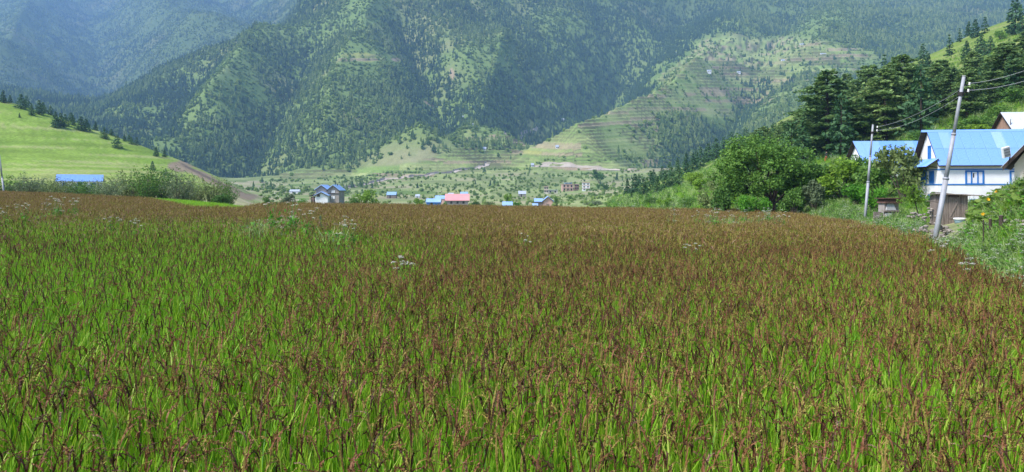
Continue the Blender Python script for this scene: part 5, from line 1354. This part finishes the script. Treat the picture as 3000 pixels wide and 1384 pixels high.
# white specks of farmhouses on the terraced mountain side
for i, (px, py, w, lab) in enumerate([(1980, 161, 14, 'white house high on the terraces, nearest the gully'), (2072, 215, 12, 'white house on the terraces below the upper hamlet'), (2345, 135, 12, 'highest white house on the terraced slope'),
        (2405, 165, 16, 'white house farthest right on the upper terraces'), (2290, 185, 10, 'white house at the middle of the upper terraces'), (2160, 218, 10, 'white house where the tree strip meets the terraces'),
        (1412, 441, 12, 'white house on the lower slope above the dirt road'), (1645, 354, 8, 'tiny white house at the gully mouth'), (1628, 436, 9, 'white house among trees below the terraces'), (1556, 491, 8, 'tiny white house on the lower track'),
        (1352, 348, 12, 'white house on the pale spur beside two conifers'), (1376, 370, 10, 'white house lower on the pale spur')]):
    p = hit(px, py, 500); s = p.y / F; L_ = w * s
    gable_house('hillside_house', lab, 'house', p, 0, L_, L_ * .7, 2.6, 2.2, 'silver_roof', 'white_wall', over=.4, rake=.3, roof_name='roof', sink=4,
                windows=[('front', L_ * .2, L_ * .2 + 1, .6, 1.8, 'dark_wood', 'dark', 0), ('front', L_ * .65, L_ * .65 + 1, .6, 1.8, 'dark_wood', 'dark', 0)], group='white houses on the mountain side')

# ================================================================== SMALL PLANTS ONE CAN TELL APART
def umbel_plant(seed, heads, h):
    r = np.random.default_rng(seed); st, fl, lf = MB(), [], []
    for k in range(heads):
        a = r.uniform(0, 6.28); q = r.uniform(.02, .3) * h; H = h * r.uniform(.78, 1.05)
        p1 = np.array([q * math.cos(a), q * math.sin(a), H]); mid = p1 * np.array([.35, .35, .6])
        st.tube([(0, 0, 0), mid, p1], [.007, .005, .003], 4, 0, False)
        R = r.uniform(.04, .085)
        pts = np.stack([r.normal(0, R * .5, 30), r.normal(0, R * .5, 30), r.normal(0, .008, 30)], 1); pts[:, 2] -= (pts[:, 0] ** 2 + pts[:, 1] ** 2) * 1.8
        fl.append(leaf_quads(pts + p1 + np.array([0, 0, .03]), .028, r, .85, .9))
        for j in range(6): st.tube([p1 - np.array([0, 0, .04]), p1 + pts[j] * np.array([1, 1, .5]) + np.array([0, 0, .02])], .0025, 3, 0, False)
        t = r.uniform(.1, .8, 22)[:, None]; lf.append(leaf_quads(mid * t * 1.3 + r.normal(0, .09, (22, 3)), .12, r, .3, .4))
    return [('stems', st.mesh('stems', 'stalk')), ('flower_heads', quads_mesh('flower_heads', np.concatenate(fl), ['petal'])), ('leaves', quads_mesh('leaves', np.concatenate(lf), ['bright_leaf']))]
UMB = [umbel_plant(900 + k, 5 + k, 1.0) for k in range(4)]
def canopy_Y(px, py, zc=.9):
    t = (px - 1500) / F; k = (py - YH) / F
    return (CZ - zc) / max(k - .0167 * t, .004)
FL = [(800, 655, 95, 'left of the pair of tall white umbels among green rice'), (850, 660, 88, 'right of the pair of tall white umbels among green rice'), (905, 668, 60, 'white flowering weed right of the tall umbel pair'), (1030, 690, 44, 'lone pale flower on a bent stalk right of the umbels'),
      (1530, 712, 26, 'white flower cluster alone in mid field'), (75, 640, 50, 'white flowering weed at the left edge of the green rice'), (165, 628, 55, 'leafy white flowered weed at far left, nearest the pole'), (215, 622, 42, 'white flowered weed right of the leafy one at far left'),
      (20, 640, 36, 'white flowers at the very left margin'), (330, 660, 26, 'small white flower between brown and green rice on the left'), (400, 665, 22, 'second small white flower between brown and green rice on the left'),
      (1175, 790, 34, 'small whitish weed in the green strip left of centre'), (2040, 650, 34, 'white flowers on the right, first before the pale grass'), (2090, 655, 50, 'pale feathery weed with white flowers on the right'), (2180, 645, 36, 'white flowers on the right, in the middle of the row'),
      (2250, 645, 36, 'white flowers on the right, after the middle of the row'), (2292, 655, 42, 'white flowers at the right end of the row'), (2035, 735, 24, 'lone white flower in the brown rice on the right'), (2755, 752, 50, 'white umbels in front of the leaning pole'), (2830, 790, 28, 'single white flower near the right bank')]
for i, (px, pyb, hp, lab) in enumerate(FL):
    top = pyb - hp * .85
    Y = min(canopy_Y(px, pyb), 92); x = X_(px, Y); z = float(ground(x, Y)); h = max(.75, Z_(top, Y) - z)
    put_tree('flowering_weed', UMB[i % 4], (x, Y, z), h, i, lab, 'weed', 'white flowered weeds in the rice', sw=h * .85)
# leafy weed clump on the left
# sapling by the farmhouse
Yq_ = 50.0; x, y_, z = on_ground(2698, Yq_)
sp = empty('sapling', (x, y_, z), 0, 'slender leaning sapling with feathery bright leaves in front of the farmhouse', 'tree')
b0 = Vector((0, 0, -.2)); b1 = Vector((X_(2679, Yq_) - x, 0, Z_(585, Yq_) - z)); b2 = Vector((X_(2668, Yq_) - x, 0, Z_(548, Yq_) - z))
MB().tube([b0, b0.lerp(b1, .5), b1, b2], [.045, .04, .03, .015], 7).obj('trunk', 'bark', sp)
r = np.random.default_rng(61); P = []; br = MB()
for k in range(26):
    a = r.uniform(0, 6.28); L_ = r.uniform(.5, 1.25); st0 = b1.lerp(b2, r.uniform(-.4, .9)); en = st0 + Vector((math.cos(a) * L_, math.sin(a) * L_, r.uniform(-.05, .45)))
    br.tube([st0, st0.lerp(en, .5) + Vector((0, 0, .1)), en], [.012, .008, .003], 3, 0, False)
    t = r.uniform(.1, 1, 45)[:, None]; P.append(np.array(st0) * (1 - t) + np.array(en) * t + r.normal(0, .07, (45, 3)) + np.array([0, 0, .05]))
br.obj('branches', 'bark', sp); link('crown', quads_mesh('crown', leaf_quads(np.concatenate(P), .16, r, .4, .4), ['yellow_leaf']), sp)
# pumpkin vine on the bank: broad leaves and orange flowers
def broad_leaf(seed):
    r = random.Random(seed); n = 9; m = MB(); V = [(0, 0, 0)]
    for k in range(n):
        a = -2.6 + 5.2 * k / (n - 1); q = .5 * (1 - .22 * (k % 2)) * r.uniform(.9, 1.1); V.append((q * math.cos(a) + .12, q * math.sin(a), .07 * math.cos(3 * a) - .12 * q))
    return m.add(V, [(0, k + 1, k + 2) for k in range(n - 1)]).mesh('leaf', 'pumpkin_leaf')
M['pumpkin_leaf'] = mat_leaf('pumpkin_leaf', [(.06, .13, .015), (.1, .19, .025), (.16, .25, .04), (.24, .3, .07)], .35)
BL = [broad_leaf(k) for k in range(5)]
pv2 = empty('pumpkin_vine', (X_(2930, 31), 31, gz(X_(2930, 31), 31)), 0, 'pumpkin vine with broad leaves and orange flowers sprawling over the bank', 'vine')
r = random.Random(17); vp = []
o0 = Vector(pv2.location)
for k in range(420):
    px = r.uniform(2838, 3045); Y = r.uniform(25.5, 35); x = X_(px, Y); z = gz(x, Y) + r.uniform(.3, 1.1) * (1 - .3 * r.random())
    py = YH - (z - CZ) * F / Y
    if py > np.interp(px, [2838, 2900, 3000, 3045], [640, 650, 610, 600]) or py < np.interp(px, [2838, 2870, 2900, 2960, 3045], [590, 565, 560, 548, 520]): continue
    vp.append(Vector((x, Y, z)))
for p in vp:
    link('leaf', BL[r.randrange(5)], pv2, p - o0, (r.uniform(-.7, .3), r.uniform(-.5, .5), r.uniform(0, 6.28)), r.uniform(.3, .5))
vp.sort(key=lambda p: p.x)
vm = MB()
for k in range(0, len(vp) - 3, 3): vm.tube([vp[k] - o0 - Vector((0, 0, .12)), (vp[k] + vp[k + 3]) / 2 - o0 - Vector((0, 0, .3)), vp[k + 3] - o0 - Vector((0, 0, .12))], .014, 4, 0, False)
vm.obj('stem', 'stalk', pv2)
def trumpet():
    m = MB(); n = 10; V = [(.08 * math.cos(6.283 * k / n), .08 * math.sin(6.283 * k / n), -.25) for k in range(n)] + [(.38 * (1 if k % 2 else .7) * math.cos(6.283 * k / n), .38 * (1 if k % 2 else .7) * math.sin(6.283 * k / n), .1) for k in range(n)]
    return m.add(V, [(k, (k + 1) % n, n + (k + 1) % n, n + k) for k in range(n)] + [tuple(range(n))]).mesh('flower', 'yellow_petal')
tr_ = trumpet()
for px, py in [(2918, 562), (2994, 541), (2977, 548), (2895, 585), (2940, 600), (2955, 570), (2880, 628), (2965, 590)]:
    Y = 29.0; link('flower', tr_, pv2, Vector((X_(px, Y), Y, Z_(py, Y))) - o0, (-1.0, .2, r.uniform(0, 6)), .2)
# person under the cedars
Yh = 114.0; x, y_, z = on_ground(2421, Yh)
def person(loc):
    e = empty('person', loc, 0, 'person in dark top and red skirt standing under the tall old cedar', 'person')
    J = {'pelvis': (0, 0, .92), 'waist': (0, 0, 1.05), 'chest': (0, -.01, 1.27), 'neck': (0, 0, 1.42), 'chin': (0, -.02, 1.47), 'head': (0, -.01, 1.57), 'crownp': (0, 0, 1.64)}
    E = [('pelvis', 'waist'), ('waist', 'chest'), ('chest', 'neck'), ('neck', 'chin'), ('chin', 'head'), ('head', 'crownp')]
    R = {'pelvis': .14, 'waist': .12, 'chest': .14, 'neck': .05, 'chin': .06, 'head': .085, 'crownp': .05}
    for sg, n in ((-1, 'l'), (1, 'r')):
        for nm, p, r0 in (('hip', (sg * .1, 0, .86), .1), ('knee', (sg * .1, -.03, .48), .065), ('ankle', (sg * .11, 0, .08), .04), ('toe', (sg * .13, -.16, .03), .03),
                          ('shoulder', (sg * .17, 0, 1.36), .06), ('elbow', (sg * .23, .03, 1.1), .045), ('wrist', (sg * .2, -.1, .9), .032), ('hand', (sg * .17, -.16, .84), .028)):
            J[nm + n] = p; R[nm + n] = r0
        E += [('pelvis', 'hip' + n), ('hip' + n, 'knee' + n), ('knee' + n, 'ankle' + n), ('ankle' + n, 'toe' + n), ('chest', 'shoulder' + n), ('shoulder' + n, 'elbow' + n), ('elbow' + n, 'wrist' + n), ('wrist' + n, 'hand' + n)]
    K = list(J); me = bpy.data.meshes.new('body'); me.from_pydata([J[k] for k in K], [(K.index(a), K.index(b)) for a, b in E], [])
    me.materials.append(M['black_cloth'])
    o = link('body', me, e); md = o.modifiers.new('skin', 'SKIN'); o.modifiers.new('sub', 'SUBSURF').render_levels = 1
    for i_, k in enumerate(K): me.skin_vertices[0].data[i_].radius = (R[k], R[k])
    me.skin_vertices[0].data[0].use_root = True
    lathe([(.15, 1.0), (.2, .8), (.25, .5), (.29, .22), (.27, .22), (.2, .6)], 14).obj('skirt', 'red_cloth', e, True)
    lathe([(.0, 1.70), (.07, 1.68), (.1, 1.6), (.1, 1.52), (.06, 1.48)], 12).obj('hair', 'dark', e, True, loc=(0, .03, 0))
    lathe([(.0, 1.64), (.06, 1.62), (.082, 1.56), (.07, 1.49), (.03, 1.46), (0, 1.455)], 12).obj('face', 'skin', e, True, loc=(0, -.035, 0))
person((x, y_, z))
